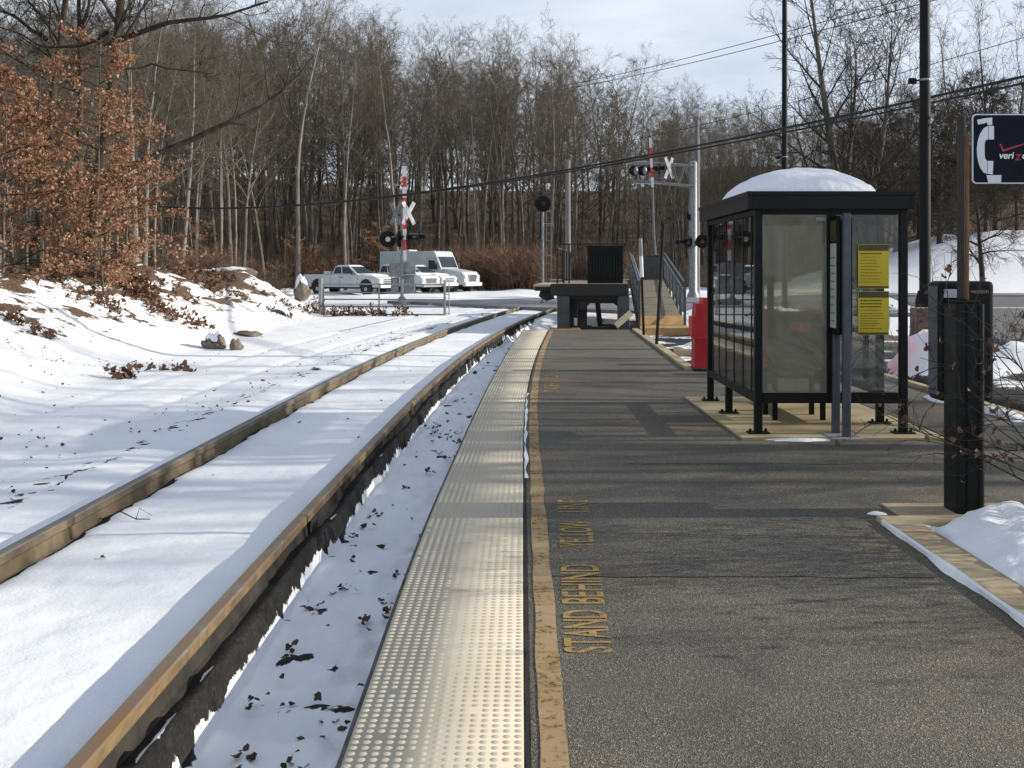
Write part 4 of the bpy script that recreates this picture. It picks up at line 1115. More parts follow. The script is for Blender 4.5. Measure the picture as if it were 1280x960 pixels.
def quad_panel(mb, a, b, c, d, n, th=.012):
    """thin panel on four corners, pushed out along n"""
    n = Vector(n).normalized(); q = [Vector(p)+n*.006 for p in (a,b,c,d)]
    mb.hexa(q, [p+n*th for p in q])
def pickup(loc, rotz, label, crew, chrome, snowy, zs=1.0):
    t = thing('pickup_truck', label, 'pickup truck', loc, rotz, 'white trucks parked across the tracks')
    W = .98; hood = 1.17*zs
    top = [(2.86,.52),(2.92,.62),(2.92,.78),(2.88,1.02),(2.78,hood-.06),(2.6,hood),(1.35,hood+.10),(1.2,hood+.13),(-.72,hood+.13),(-.74,hood+.12),(-2.84,hood+.12),(-2.88,hood+.05),(-2.88,.62),(-2.84,.52)]
    MB().prism(arch_profile(top, (-1.78,1.92), .50, .52), 'y', -W, W).build('body', M['white'], t, bevel=.045)
    # wheel arch linings and underbody
    MB().box(-2.7, 2.7, -W+.12, W-.12, .42, .95).build('underbody', M['trim'], t)
    # cab
    b0, b1 = (-.70, 1.28); r0, r1 = (-.52, .52); zb, zr = hood+.125, hood+.66; wb, wr = .94, .74
    cb = [(b0,-wb,zb),(b1,-wb,zb),(b1,wb,zb),(b0,wb,zb)]; ct = [(r0,-wr,zr),(r1,-wr,zr),(r1,wr,zr),(r0,wr,zr)]
    MB().hexa(cb, ct).build('cab', M['white'], t, bevel=.05)
    def lerp4(s, u0, u1, v0, v1):
        B0, B1, T0, T1 = [Vector(p) for p in ((b0,s*wb,zb),(b1,s*wb,zb),(r0,s*wr,zr),(r1,s*wr,zr))]
        f = lambda u, v: (B0.lerp(B1, u)).lerp(T0.lerp(T1, u), v)
        return [f(u0,v0), f(u1,v0), f(u1,v1), f(u0,v1)]
    for s in (-1, 1):
        nrm = (0, s, .35)
        for u0, u1 in ((.08,.40),(.46,.90)):
            m = MB(); q = lerp4(s, u0, u1, .10, .84)
            quad_panel(m, *q, nrm); m.build('side_window', M['vglass'], t)
    m = MB(); e = lambda v, y: Vector((lin(b1,r1,v), y*lin(wb,wr,v), lin(zb,zr,v)))
    quad_panel(m, e(.10,-.88), e(.10,.88), e(.88,.88), e(.88,-.88), (.6,0,.8)); m.build('windscreen', M['vglass'], t)
    m = MB(); e = lambda v, y: Vector((lin(b0,r0,v), y*lin(wb,wr,v), lin(zb,zr,v)))
    quad_panel(m, e(.15,.8), e(.15,-.8), e(.85,-.8), e(.85,.8), (-1,0,.3)); m.build('rear_window', M['vglass'], t)
    for s in (-1, 1):
        d = MB()
        for x in ((-.05,1.30) if not crew else (-.72,.28,1.30)): d.box(x-.008, x+.008, s*(W+.0005), s*(W+.003), .60, hood+.10)
        d.box(-.05 if not crew else -.72, 1.30, s*(W+.0005), s*(W+.003), .595, .608); d.box(-.765, -.75, s*(W+.0005), s*(W+.003), .6, hood+.1)
        d.build('door_gap', M['trim'], t)
        MB().box(.02, .22, s*W, s*(W+.03), hood-.08, hood-.04).build('door_handle', M['trim'], t)
        MB().box(.98, 1.10, s*(W+.02), s*(W+.22), hood+.12, hood+.34).beam((1.04,s*.93,hood+.14), (1.04,s*(W+.05),hood+.2), .04, .04).build('mirror', M['trim'], t, bevel=.02)
        MB().box(2.80, 2.935, s*.62, s*.95, .86, 1.06).build('headlight', M['lens'], t, bevel=.02)
        MB().box(2.80, 2.938, s*.86, s*.955, .78, .855).build('turn_signal', M['amber'], t)
        MB().box(-2.895, -2.84, s*.84, s*.975, .8, 1.12).build('tail_light', M['redlens'], t)
    g = MB().box(2.88, 2.945, -.58, .58, .72, 1.05)
    gr = g.build('grille', M['chrome'] if chrome else M['white'], t, bevel=.02)
    g = MB()
    for k in range(3): g.box(2.946, 2.95, -.53, .53, .745+k*.10, .81+k*.10)
    g.build('grille_slot', M['trim'], gr)
    MB().box(2.86, 3.05, -.97, .97, .48, .68).build('front_bumper', M['chrome'] if chrome else M['white'], t, bevel=.03)
    MB().box(-3.02, -2.87, -.95, .95, .5, .66).build('rear_bumper', M['chrome'], t, bevel=.03)
    wheels(t, (-1.78,1.92), .84, .40, .27)
    if snowy:
        MB().hexa([(1.3,-.85,hood+.10),(2.45,-.85,hood+.01),(2.45,.85,hood+.01),(1.3,.85,hood+.10)], [(1.38,-.75,hood+.19),(2.3,-.7,hood+.10),(2.3,.7,hood+.10),(1.38,.75,hood+.19)]).build('snow_cover', M['snow'], t, bevel=.05)
        MB().hexa([(r0+.05,-.66,zr),(r1-.05,-.66,zr),(r1-.05,.66,zr),(r0+.05,.66,zr)], [(r0+.12,-.6,zr+.05),(r1-.12,-.6,zr+.05),(r1-.12,.6,zr+.05),(r0+.12,.6,zr+.05)]).build('roof_snow', M['snow'], t, bevel=.02)
    if not crew: MB().box(-1.35, -.85, -.86, .86, hood+.125, hood+.33).build('tool_box', M['white'], t, bevel=.02)
    t.scale = (1.07,)*3; return t
HD = R(-31)
pickup((px(437,0,67).x, 67, -.16), HD+R(4), 'white pickup truck with a tool box in its bed, nearest the woods edge', False, False, True)
pickup((px(494,0,70.5).x, 70.5, -.16), HD, 'white pickup truck with a broad chrome grille behind the signal mast', True, True, True, 1.06)
pickup((px(517,0,73.8).x, 73.8, -.16), HD+R(3), 'white pickup truck with an amber corner light beside the step van', True, False, True, 1.02)
def step_van(loc, rotz):
    t = thing('step_van', 'large white box bodied service van with a short bonnet', 'van', loc, rotz, 'white trucks parked across the tracks')
    W = 1.18
    MB().prism([(-4.3,.78),(1.15,.78),(1.6,.78),(1.62,1.85),(1.05,3.08),(.85,3.16),(-4.25,3.16),(-4.3,3.1)], 'y', -W, W).build('body', M['vanwhite'], t, bevel=.06)
    top = [(3.62,.62),(3.68,.9),(3.62,1.35),(3.4,1.58),(1.62,1.84),(1.58,.62)]
    MB().prism(arch_profile(top, (2.55,), .56, .62), 'y', -1.06, 1.06).build('bonnet', M['white'], t, bevel=.08)
    MB().box(-4.2, 3.4, -.95, .95, .5, .9).build('underbody', M['trim'], t)
    m = MB(); quad_panel(m, (1.60,-1.02,1.90), (1.60,1.02,1.90), (1.22,1.02,2.72), (1.22,-1.02,2.72), (.9,0,.42)); m.build('windscreen', M['vglass'], t)
    m = MB(); quad_panel(m, (1.36,-.95,2.82),(1.36,-.94,2.82),(1.36,-.94,2.83),(1.36,-.95,2.83),(1,0,.4))
    MB().hexa([(.92,-1.1,3.12),(1.13,-1.1,2.86),(1.13,1.1,2.86),(.92,1.1,3.12)], [(.95,-1.1,3.135),(1.16,-1.1,2.88),(1.16,1.1,2.88),(.95,1.1,3.135)]).build('brow_panel', M['white'], t)
    for s in (-1, 1):
        m = MB(); quad_panel(m, (.45,s*W,1.75), (1.30,s*W,1.75), (1.02,s*W,2.45), (.45,s*W,2.45), (0,s,0)); m.build('side_window', M['vglass'], t)
        d = MB()
        for x in (.30,): d.box(x-.012, x+.012, s*(W+.001), s*(W+.004), .85, 2.6)
        d.box(.3, 1.5, s*(W+.001), s*(W+.004), 2.59, 2.61)
        for k in range(9): d.box(-3.6+k*.4, -3.38+k*.4, s*(W+.001), s*(W+.005), 2.06, 2.11)
        d.build('door_gap', M['trim'], t)
        MB().box(.36, .42, s*W, s*(W+.04), 1.25, 1.5).build('door_handle', M['trim'], t)
        MB().box(1.4, 1.5, s*(W+.1), s*(W+.32), 1.85, 2.25).beam((1.45,s*1.1,1.9), (1.45,s*(W+.12),1.95), .04, .04).build('mirror', M['trim'], t, bevel=.02)
        MB().box(3.45, 3.70, s*.62, s*1.0, 1.06, 1.32).build('headlight', M['lens'], t, bevel=.03)
        v = MB().box(-1.0, -.55, s*(W+.001), s*(W+.02), 2.45, 2.75)
        for k in range(5): v.box(-.98, -.57, s*(W+.021), s*(W+.03), 2.48+k*.05, 2.505+k*.05)
        v.build('side_vent', M['vanwhite'], t)
        MB().box(-4.0, -3.4, s*(W+.001), s*(W+.012), 2.5, 2.95).build('side_hatch', M['vanwhite'], t)
    g = MB().box(3.64, 3.72, -.5, .5, .85, 1.35).build('grille', M['chrome'], t, bevel=.02)
    m = MB()
    for k in range(5): m.box(3.721, 3.726, -.46, .46, .89+k*.09, .94+k*.09)
    m.build('grille_slot', M['trim'], g)
    MB().box(3.55, 3.85, -1.12, 1.12, .5, .78).build('front_bumper', M['white'], t, bevel=.05)
    MB().box(-2.9, -1.9, -.55, .55, 3.161, 3.3).build('roof_unit', M['vanwhite'], t, bevel=.05)
    wheels(t, (-2.7,2.55), .98, .47, .30)
step_van((px(541,0,77.5).x, 77.5, -.2), HD)

# ================================================================ ROCKS, TYRE, LITTER
def boulder(x, y, sx, sy, sz, rot, label, seed, sink=.25, cap=True, name='boulder', zoff=0):
    z = ground_z(x, y)+zoff
    t = thing(name, label, 'boulder', (x, y, z-sz*sink), rot, 'boulders on the snowy bank')
    bm = bmesh.new(); bmesh.ops.create_icosphere(bm, subdivisions=4, radius=1)
    for v in bm.verts:
        p = v.co; n = 1+.42*mnoise.noise(p*1.3+Vector((seed,0,0)))+.16*mnoise.noise(p*3.2+Vector((0,seed,0)))+.05*mnoise.noise(p*9)
        n = min(n, *[(.80+.1*math.sin(seed*5+q))/max(.05, p.normalized().dot(Vector((math.cos(q*1.9+seed), math.sin(q*1.9+seed), .55*math.sin(q*2.3+seed))).normalized())) for q in range(7)])
        v.co = Vector((p.x*sx*n, p.y*sy*n, (p.z*.5+.5)*sz*n))
    caps = [f for f in bm.faces]
    me = bpy.data.meshes.new('rock'); bm.to_mesh(me); me.materials.append(M['rock']); link(bpy.data.objects.new('rock', me), t)
    me.polygons.foreach_set('use_smooth', [True]*len(me.polygons))
    if cap:
        kill = [f for f in bm.faces if f.normal.z < .58+.5*mnoise.noise(f.calc_center_median()*3.1+Vector((seed,3,1)))]
        bmesh.ops.delete(bm, geom=kill, context='FACES')
        for v in bm.verts: v.co += Vector((0, 0, .022*min(1.4, sz*2.4)))+v.normal*(.008+.02*max(0, mnoise.noise(v.co*6)))
        me = bpy.data.meshes.new('snow_cap'); bm.to_mesh(me); me.materials.append(M['snow']); me.polygons.foreach_set('use_smooth', [True]*len(me.polygons)); link(bpy.data.objects.new('snow_cap', me), t)
    bm.free(); return t
boulder(-6.55, 21.6, .27, .38, .50, R(35), 'grey brown boulder with snow on top on the lower bank', 2.0, .25)
boulder(-5.98, 21.2, .15, .18, .27, 0, 'small tan boulder leaning below the large one on the lower bank', 5.0, .15, False)
boulder(-8.75, 40.5, .36, .45, .95, R(20), 'tall snow topped boulder beside the gate post', 9.0, .3, zoff=.35)
boulder(-11.3, 39.6, 1.0, .7, .5, R(10), 'broad snow covered boulder on top of the bank', 14.0, .4)
boulder(-6.9, 25.6, .42, .3, .16, R(-30), 'flat half buried boulder showing through the snow', 17.0, .2, False)
def tyre():
    x, y = -8.05, 33.5
    t = tag(MB().lathe([(.22,-.09),(.30,-.11),(.335,-.06),(.335,.06),(.30,.11),(.22,.09),(.20,0),(.22,-.09)], 28).build('tyre', M['pipe'], None, smooth=True), 'old black tyre half buried in the snow of the bank', 'tyre')
    t.scale = (.85,.85,.7); t.location = (x, y, ground_z(x, y)-.09); t.rotation_euler = (R(38), R(18), R(20))
tyre()
# ---- leaves and sprigs
def leaf_quads(P, size, rng, droop=.4, tilting=2.2):
    """bent two-quad leaves at the points P with random directions"""
    n = len(P); a = rng.random(n)*2*PI; tilt = (rng.random(n)-.5)*tilting; L = size*(.6+.8*rng.random(n)); w = L*(.28+.2*rng.random(n))
    d = np.stack([np.cos(a)*np.cos(tilt), np.sin(a)*np.cos(tilt), np.sin(tilt)], -1)
    s = np.cross(d, np.stack([rng.random(n)-.5, rng.random(n)-.5, rng.random(n)*.8+.2], -1)); s /= np.linalg.norm(s, axis=1)[:,None]+1e-9
    nn = np.cross(d, s)
    A = P; Bm = P+d*(L*.5)[:,None]+nn*(L*.18)[:,None]; C = P+d*L[:,None]-nn*(L*droop*.3)[:,None]
    V = np.stack([A-s*(w*.3)[:,None], A+s*(w*.3)[:,None], Bm+s*w[:,None], Bm-s*w[:,None], C+s*(w*.45)[:,None], C-s*(w*.45)[:,None]], 1).reshape(-1, 3)
    o = 6*np.arange(n)[:,None]
    return V, np.concatenate([o+[0,1,2,3], o+[3,2,4,5]], 0)
def litter():
    rng = np.random.default_rng(12); P = []
    def put(x, y):
        X = np.array([x]); Y = np.array([y]); P.append((x, y, 0))
    n = 0
    # between the rails and the platform, in loose groups
    for k in range(75):
        y = 2.8+13*rng.random()**1.6; x = float(track(y))+.98+.56*rng.random()
        for j in range(rng.integers(1, 8)): P.append((x+rng.normal()*.03, y+rng.normal()*.05, 0))
    for k in range(16):
        y = 3.4+16*rng.random(); P.append((float(track(y))-.6+1.2*rng.random(), y, 0))
    for k in range(200):   # strip outside the far rail
        y = 4.5+26*rng.random(); P.append((float(track(y))-1.3-abs(rng.normal())*.55-.1, y, 0))
    for k in range(60):
        y = 6+26*rng.random(); P.append((float(track(y))-1.6-3.2*rng.random(), y, 0))
    for k in range(9000):  # the bank, thicker near its crest and towards the far end
        y = 9+30*rng.random(); s = rng.random()**.6; x = float(toe(y))+.4-6.0*s
        c = mnoise.noise(Vector((x*.55+9.1, y*.33, 3)))+.6*mnoise.noise(Vector((x*1.7, y*.9, 7)))
        if c+.75*s+.012*(y-20) > .40+.5*rng.random(): P.append((x, y, 0))
    for k in range(60):
        a = rng.integers(0, 14); rs = np.random.default_rng(100+a); y = 8.5+10*rs.random(); x = float(toe(y))+.5-1.6*rs.random()
        P.append((x+rng.normal()*.3, y+rng.normal()*.5, 0))
    P = np.array(P, float)
    for i in range(len(P)): P[i,2] = ground_z(P[i,0], P[i,1])
    P[:,2] += .012+.05*(P[:,0] < -5)*rng.random(len(P))
    V, Q = leaf_quads(P, .036, rng, .4, .9)
    o = mesh_np('fallen_leaves', V, Q, M['litterleaf']); tag(o, 'dark fallen leaves scattered over the snow', 'leaves', kind='stuff')
litter()

# ================================================================ TREES
class Twigs:
    """many tapered tubes gathered into arrays by size"""
    def __init__(s): s.b = {}
    def add(s, pts, rad, k): s.b.setdefault((len(pts), k), []).append((pts, rad))
    def arrays(s):
        V = []; Q = []; off = 0
        for (n, k), L in s.b.items():
            P = np.array([a for a, _ in L], float); Rr = np.array([r for _, r in L], float); m = len(L)
            T = np.gradient(P, axis=1); T /= np.linalg.norm(T, axis=2, keepdims=True)+1e-9
            ref = np.where(np.abs(T[:,:1,2:3]) > .8, np.array([1.,0,0]), np.array([0,0,1.]))
            U = np.cross(T, np.broadcast_to(ref, T.shape)); U /= np.linalg.norm(U, axis=2, keepdims=True)+1e-9
            W = np.cross(T, U); a = 2*PI*np.arange(k)/k
            vv = P[:,:,None,:]+Rr[:,:,None,None]*(U[:,:,None,:]*np.cos(a)[:,None]+W[:,:,None,:]*np.sin(a)[:,None])
            V.append(vv.reshape(-1, 3))
            base = off+(np.arange(m)*n*k)[:,None,None]+(np.arange(n-1)*k)[None,:,None]; j = np.arange(k)[None,None,:]; j2 = (np.arange(k)+1) % k; j2 = j2[None,None,:]
            Q.append(np.stack([base+j, base+j2, base+k+j2, base+k+j], -1).reshape(-1, 4)); off += m*n*k
        if not V: return np.zeros((0,3)), np.zeros((0,4), int)
        return np.concatenate(V), np.concatenate(Q)
def grow(rng, p, d, L, n, wander, up, sag=0):
    pts = [np.array(p, float)]; d = np.array(d, float)
    for i in range(n-1):
        d = d+rng.normal(size=3)*wander+np.array([0,0,up-sag*i/n]); d /= np.linalg.norm(d)
        pts.append(pts[-1]+d*L/(n-1))
    return np.array(pts)
def side_dir(rng, d, ang, az):
    d = d/np.linalg.norm(d); r = np.array([0,0,1.]) if abs(d[2]) < .9 else np.array([1.,0,0])
    u = np.cross(d, r); u /= np.linalg.norm(u); w = np.cross(d, u)
    return d*math.cos(ang)+(u*math.cos(az)+w*math.sin(az))*math.sin(ang)
def at(pts, t):
    f = t*(len(pts)-1); i = min(int(f), len(pts)-2); return pts[i]+(pts[i+1]-pts[i])*(f-i), pts[i+1]-pts[i]
def gen_tree(seed, H, r0, first=.38, limbs=15, limb_len=.30, ang=(35,65), sub=7, twig=6, twiglet=3, lean=(0,0), up=.03, wander=.035, rmin=.007, stems=1, spread=0, taper=.5, lw=.08, ends=None):
    rng = np.random.default_rng(seed); tr = Twigs(); cr = Twigs(); tips = []
    for st in range(stems):
        a0 = 2*PI*st/stems+rng.random(); d0 = np.array([lean[0]+spread*math.cos(a0), lean[1]+spread*math.sin(a0), 1.0]); d0 /= np.linalg.norm(d0)
        h = H*(1 if st == 0 else rng.uniform(.75,.97)); rr = r0*(1 if st == 0 else rng.uniform(.6,.85))
        n = 14; t = grow(rng, (0,0,-.4), d0, h, n, wander, .05 if stems > 1 else .02)
        rad = rr*(1-np.linspace(0,1,n)**1.15*.93); rad[0] = rr*1.45; rad[1] = rr*1.08
        tr.add(t, rad, 9)
        az = rng.random()*6
        for i in range(limbs):
            q = first+(1-first)*((i+rng.random()*.8)/limbs)**.9; q = min(q, .985)
            p, d = at(t, q); az += 2.4+rng.normal()*.5
            L = H*limb_len*(1.05-.55*(q-first)/(1-first))*rng.uniform(.6,1.2)
            an = R(rng.uniform(*ang))*(1.1-.35*q)
            lr = max(rmin*1.6, np.interp(q, np.linspace(0,1,n), rad)*rng.uniform(.32,.55))
            ld = side_dir(rng, d, an, az); lp = grow(rng, p, ld, L, 7, lw, up)
            cr.add(lp, lr*(1-np.linspace(0,1,7)**.9*.82), 5 if lr > .03 else 4)
            for j in range(sub):
                q2 = .22+.78*(j+rng.random())/sub; p2, d2 = at(lp, min(q2,.99)); L2 = L*rng.uniform(.28,.5)*(1.15-.6*q2)
                sp = grow(rng, p2, side_dir(rng, d2, R(rng.uniform(28,60)), rng.random()*6.28), L2, 5, .08, up*.7)
                r2 = max(rmin, lr*.38*(1.1-.6*q2)); cr.add(sp, r2*(1-np.linspace(0,1,5)*.7)+.001, 3)
                for k in range(twig):
                    q3 = .2+.8*(k+rng.random())/twig; p3, d3 = at(sp, min(q3,.99)); L3 = max(.3, L2*rng.uniform(.35,.75))
                    tw = grow(rng, p3, side_dir(rng, d3, R(rng.uniform(25,55)), rng.random()*6.28), L3, 3, .10, up*.6)
                    cr.add(tw, np.array([rmin*.95, rmin*.75, rmin*.4]), 3); tips.append(tw)
                    for m in range(twiglet):
                        p4, d4 = at(tw, .25+.75*rng.random())
                        tl = grow(rng, p4, side_dir(rng, d4, R(rng.uniform(25,60)), rng.random()*6.28), L3*rng.uniform(.3,.6), 2, .1, up)
                        cr.add(tl, np.array([rmin*.7, rmin*.35]), 3)
        # leader twigs at the very top
        for j in range(5):
            p, d = at(t, .9+.1*j/5); cr.add(grow(rng, p, side_dir(rng, d, R(30), j*1.3), H*.08, 4, .12, .1), np.array([rmin*1.4, rmin, rmin*.8, rmin*.4]), 3)
    return tr, cr, tips
def tree_thing(name, label, cat, tc, bark_m, twig_m, loc, group, rotz=0, scale=1, extra=None):
    t = thing(name, label, cat, loc, rotz, group); t.scale = scale if isinstance(scale, (tuple, list)) else (scale,)*3
    V, Q = tc[0].arrays(); mesh_np('trunk', V, Q, bark_m, t, smooth=True)
    if extra: extra(t)
    V, Q = tc[1].arrays(); mesh_np('crown', V, Q, twig_m, t, smooth=True)
    return t
HID = (0, 0, -400)
VAR = []
def variants():
    spec = [dict(seed=1,H=18,r0=0.154,first=.42,limbs=17,limb_len=0.300),
            dict(seed=2,H=20,r0=0.190,first=.34,limbs=19,limb_len=0.360,ang=(30,60)),
            dict(seed=3,H=17,r0=0.118,first=.5,limbs=14,limb_len=0.264,ang=(25,50)),
            dict(seed=4,H=21,r0=0.216,first=.40,limbs=18,limb_len=0.396,ang=(35,70)),
            dict(seed=5,H=16,r0=0.108,first=.45,limbs=15,limb_len=0.288),
            dict(seed=6,H=19,r0=0.162,first=.30,limbs=20,limb_len=0.324,ang=(35,75)),
            dict(seed=7,H=20,r0=0.134,first=.55,limbs=14,limb_len=0.300,ang=(22,45)),
            dict(seed=8,H=18,r0=0.144,first=.36,limbs=16,limb_len=0.360,stems=2,spread=.13)]
    barks = ['bark','barkpale','bark','bark','barkpale','bark','barkpale','bark']
    for s, b in zip(spec, barks):
        VAR.append((s['H'], gen_tree(rmin=.0075, **s), M[b], b))
variants()
PROTO = {}
WOODS = 'bare trees of the woods behind the crossing'
LBL = {'bark':'bare grey brown woodland tree among the trunks behind the crossing', 'barkpale':'bare woodland tree with a pale trunk behind the crossing'}
def place_tree(v, x, y, H, rot, label=None, group=WOODS, name='bare_tree'):
    h0, tc, bm, bn = VAR[v]; z = ground_z(x, y); s = H/h0
    lab = label or LBL[bn]; w = (s*.5+.5*s**.5)
    sc = (w, w, s)
    if v not in PROTO:
        PROTO[v] = tree_thing(name, lab, 'tree', tc, bm, M['twig'], (x, y, z), group, rot, sc); return PROTO[v]
    return dup(PROTO[v], (x, y, z), rot, sc, lab, group)
def skyline(xp):
    return float(np.interp(xp, [0,300,380,440,500,560,620,680,720,760,790,830,860,900,950,1000,1060,1150,1280], [25,30,8,40,52,66,70,66,58,76,98,132,128,140,135,134,130,118,85]))
def woods():
    rng = random.Random(21); pts = []
    def ok(x, y, dmin):
        if -19 < x < 3 and 52 < y < 83: return False
        if -1.9 < x-float(track(min(y, 75))) < 1.9: return False
        return all((x-a)**2+(y-b)**2 > dmin*dmin for a, b in pts)
    n = 0; tries = 0
    quota = [('left', 46, 2.0), ('mid', 100, 1.9), ('deep', 88, 2.2)]
    for zone, q, dm in quota:
        k = 0; tries = 0
        while k < q and tries < 6000:
            tries += 1
            if zone == 'left': y = rng.uniform(33, 92); x = rng.uniform(-.56*y-2, -11.5 if y < 46 else (-18.5 if y < 85 else -14))
            elif zone == 'mid': y = rng.uniform(86, 108); x = rng.uniform(-.58*y, .40*y)
            else: y = rng.uniform(104, 136); x = rng.uniform(-.58*y, .36*y)
            if not ok(x, y, dm): continue
            xp = 648+x/y*F
            if zone == 'left' and xp > 350 and y < 60: continue
            pts.append((x, y)); k += 1
            top = skyline(xp); z = ground_z(x, y)
            H = EYE+(336-top)/F*y-z
            H *= rng.uniform(.8, 1.04); H = max(8, min(H, 27))
            if y < 46: H = rng.uniform(10.5, 15)
            v = rng.choices(range(8), [2,2,2,2,1.6,2,1.4,2])[0]
            lab = None; grp = WOODS
            if zone == 'left': grp = 'bare trees above the left bank'; lab = {'bark':'bare grey brown tree standing in the woods above the snowy bank','barkpale':'bare pale trunked tree in the woods above the snowy bank'}[VAR[v][3]]
            place_tree(v, x, y, H, rng.random()*6.28, lab, grp)
woods()
# pale trunks that stand out in the photograph
for xp, D, H, v, lab in ((372,47,17,6,'tall slender pale trunk at the end of the snowy bank, alone against the woods'),
                         (432,80,20,4,'slender pale tree behind the first pickup truck'),
                         (497,84,21,1,'pale trunked tree rising behind the crossing signal'),
                         (598,88,19,6,'slim pale tree above the reddish brush right of the step van'),
                         (625,90,20,4,'pale slender tree between the step van and the disc signal')):
    p = px(xp, 0, D); place_tree(v, p.x, D, H, xp*.7, lab, 'pale trees at the woods edge')
# distant wood: one mass far behind
def far_wood():
    rng = random.Random(5); gen = []
    for s in range(4):
        tr, cr, _ = gen_tree(50+s, 19, .2, first=.08, limbs=19, limb_len=.28, sub=6, twig=4, twiglet=1, rmin=.03)
        a = tr.arrays(); b = cr.arrays(); gen.append((np.concatenate([a[0], b[0]]), np.concatenate([a[1], b[1]+len(a[0])])))
    Vs = []; Qs = []; off = 0
    for k in range(250):
        y = rng.uniform(132, 190); x = rng.uniform(-.62*y, .62*y); xp = 648+x/y*F; z = ground_z(x, y)
        top = skyline(xp)+8; H = max(7, EYE+(336-top)/F*y-z)*rng.uniform(.7, 1.0)
        V, Q = gen[k % 4]; s = H/19; a = rng.random()*6.28; c, sn = math.cos(a), math.sin(a)
        W = np.stack([(V[:,0]*c-V[:,1]*sn)*s**.5+x, (V[:,0]*sn+V[:,1]*c)*s**.5+y, V[:,2]*s+z], -1)
        Vs.append(W); Qs.append(Q+off); off += len(V)
    o = mesh_np('distant_woods', np.concatenate(Vs), np.concatenate(Qs), M['twig'])
    tag(o, 'mass of bare distant trees on the rise behind the woods', 'woods', kind='stuff')
far_wood()
# understorey: countless thin saplings between the trunks
def understorey():
    rng = np.random.default_rng(77); b = Twigs()
    X = []; n = 1500
    for i in range(n):
        y = rng.uniform(88, 132) if i < 1100 else rng.uniform(40, 86)
        x = rng.uniform(-.60, .50)*y if i < 1100 else rng.uniform(-.60*y, -19.5)
        if i < 1100 and y < 95 and x > 22: continue
        X.append((x, y))
    xa = np.array(X); za = base_height(xa[:,0], xa[:,1])
    for (x, y), z in zip(X, za):
        H = rng.uniform(3, 9.5)*(1.35 if y > 100 else 1); st = grow(rng, (x, y, z-.1), (rng.normal()*.1, rng.normal()*.1, 1), H, 6, .06, .02)
        b.add(st, .028*(H/7)*(1-np.linspace(0,1,6)*.85), 3)
        for j in range(int(rng.integers(7, 13))):
            q, dd = at(st, .15+.84*rng.random()); tw = grow(rng, q, side_dir(rng, dd, R(rng.uniform(30,75)), rng.random()*6.28), H*rng.uniform(.08,.28), 4, .16, .02)
            b.add(tw, np.array([.014,.011,.008,.004]), 3)
            for m in range(3):
                q2, d2 = at(tw, .2+.8*rng.random()); b.add(grow(rng, q2, side_dir(rng, d2, R(45), rng.random()*6.28), H*rng.uniform(.04,.10), 2, .1, 0), np.array([.008,.003]), 3)
    V, Q = b.arrays(); o = mesh_np('undergrowth', V, Q, M['twigunder']); tag(o, 'thin tangled undergrowth between the trunks of the woods', 'undergrowth', kind='stuff')
understorey()
# ---- brush at the foot of the woods
def gen_brush(seed, H, n, spread, rmin=.009):
    rng = np.random.default_rng(seed); b = Twigs()
    for i in range(n):
        a = rng.random()*6.28; r = spread*rng.random()**.6; p = (r*.5*math.cos(a), r*.5*math.sin(a), -.1)
        d = np.array([math.cos(a)*.45*rng.random(), math.sin(a)*.45*rng.random(), 1]); L = H*rng.uniform(.5,1)
        st = grow(rng, p, d, L, 5, .13, .03); b.add(st, np.array([1.7,1.5,1.2,.9,.5])*rmin, 3)
        for j in range(9):
            q, dd = at(st, .2+.8*rng.random()); tw = grow(rng, q, side_dir(rng, dd, R(rng.uniform(25,65)), rng.random()*6.28), L*rng.uniform(.15,.4), 3, .2, .03)
            b.add(tw, np.array([.9,.7,.35])*rmin, 3)
            for m in range(2):
                q2, d2 = at(tw, rng.random()); b.add(grow(rng, q2, side_dir(rng, d2, R(45), rng.random()*6.28), L*.12, 2, .1, 0), np.array([.6,.3])*rmin, 3)
    return b
def brush():
    protos = []
    rng = random.Random(9)
    for s in range(3):
        V, Q = gen_brush(70+s, 3.0, 60, 1.7, .011).arrays(); protos.append((V, Q))
    made = {}
    spots = []
    for k in range(38):
        y = rng.uniform(80, 92); xp = rng.uniform(540, 800) if k < 30 else rng.uniform(380, 560)
        if k >= 30: y = rng.uniform(84, 91)
        spots.append((px(xp,0,y).x, y))
    for k in range(14):
        y = rng.uniform(40, 60); xp = rng.uniform(60, 330); spots.append((px(xp,0,y).x, y))
    for k, (x, y) in enumerate(spots):
        v = k % 3; s = rng.uniform(.7, 1.25)*(1.1 if y > 70 else .6)
        lab = 'reddish brown brush at the woods edge beyond the parked trucks' if y > 70 else 'low reddish brush among the trees above the bank'
        grp = 'reddish brush along the woods edge' if y > 70 else 'low brush above the bank'
        if v not in made:
            o = mesh_np('brush', *protos[v], M['twigred']); made[v] = o
        else:
            o = made[v].copy(); COL.objects.link(o)
        o.location = (x, y, ground_z(x, y)); o.scale = (s*1.3, s*1.3, s); o.rotation_euler = (0,0,rng.random()*6)
        tag(o, lab, 'brush', grp)
brush()
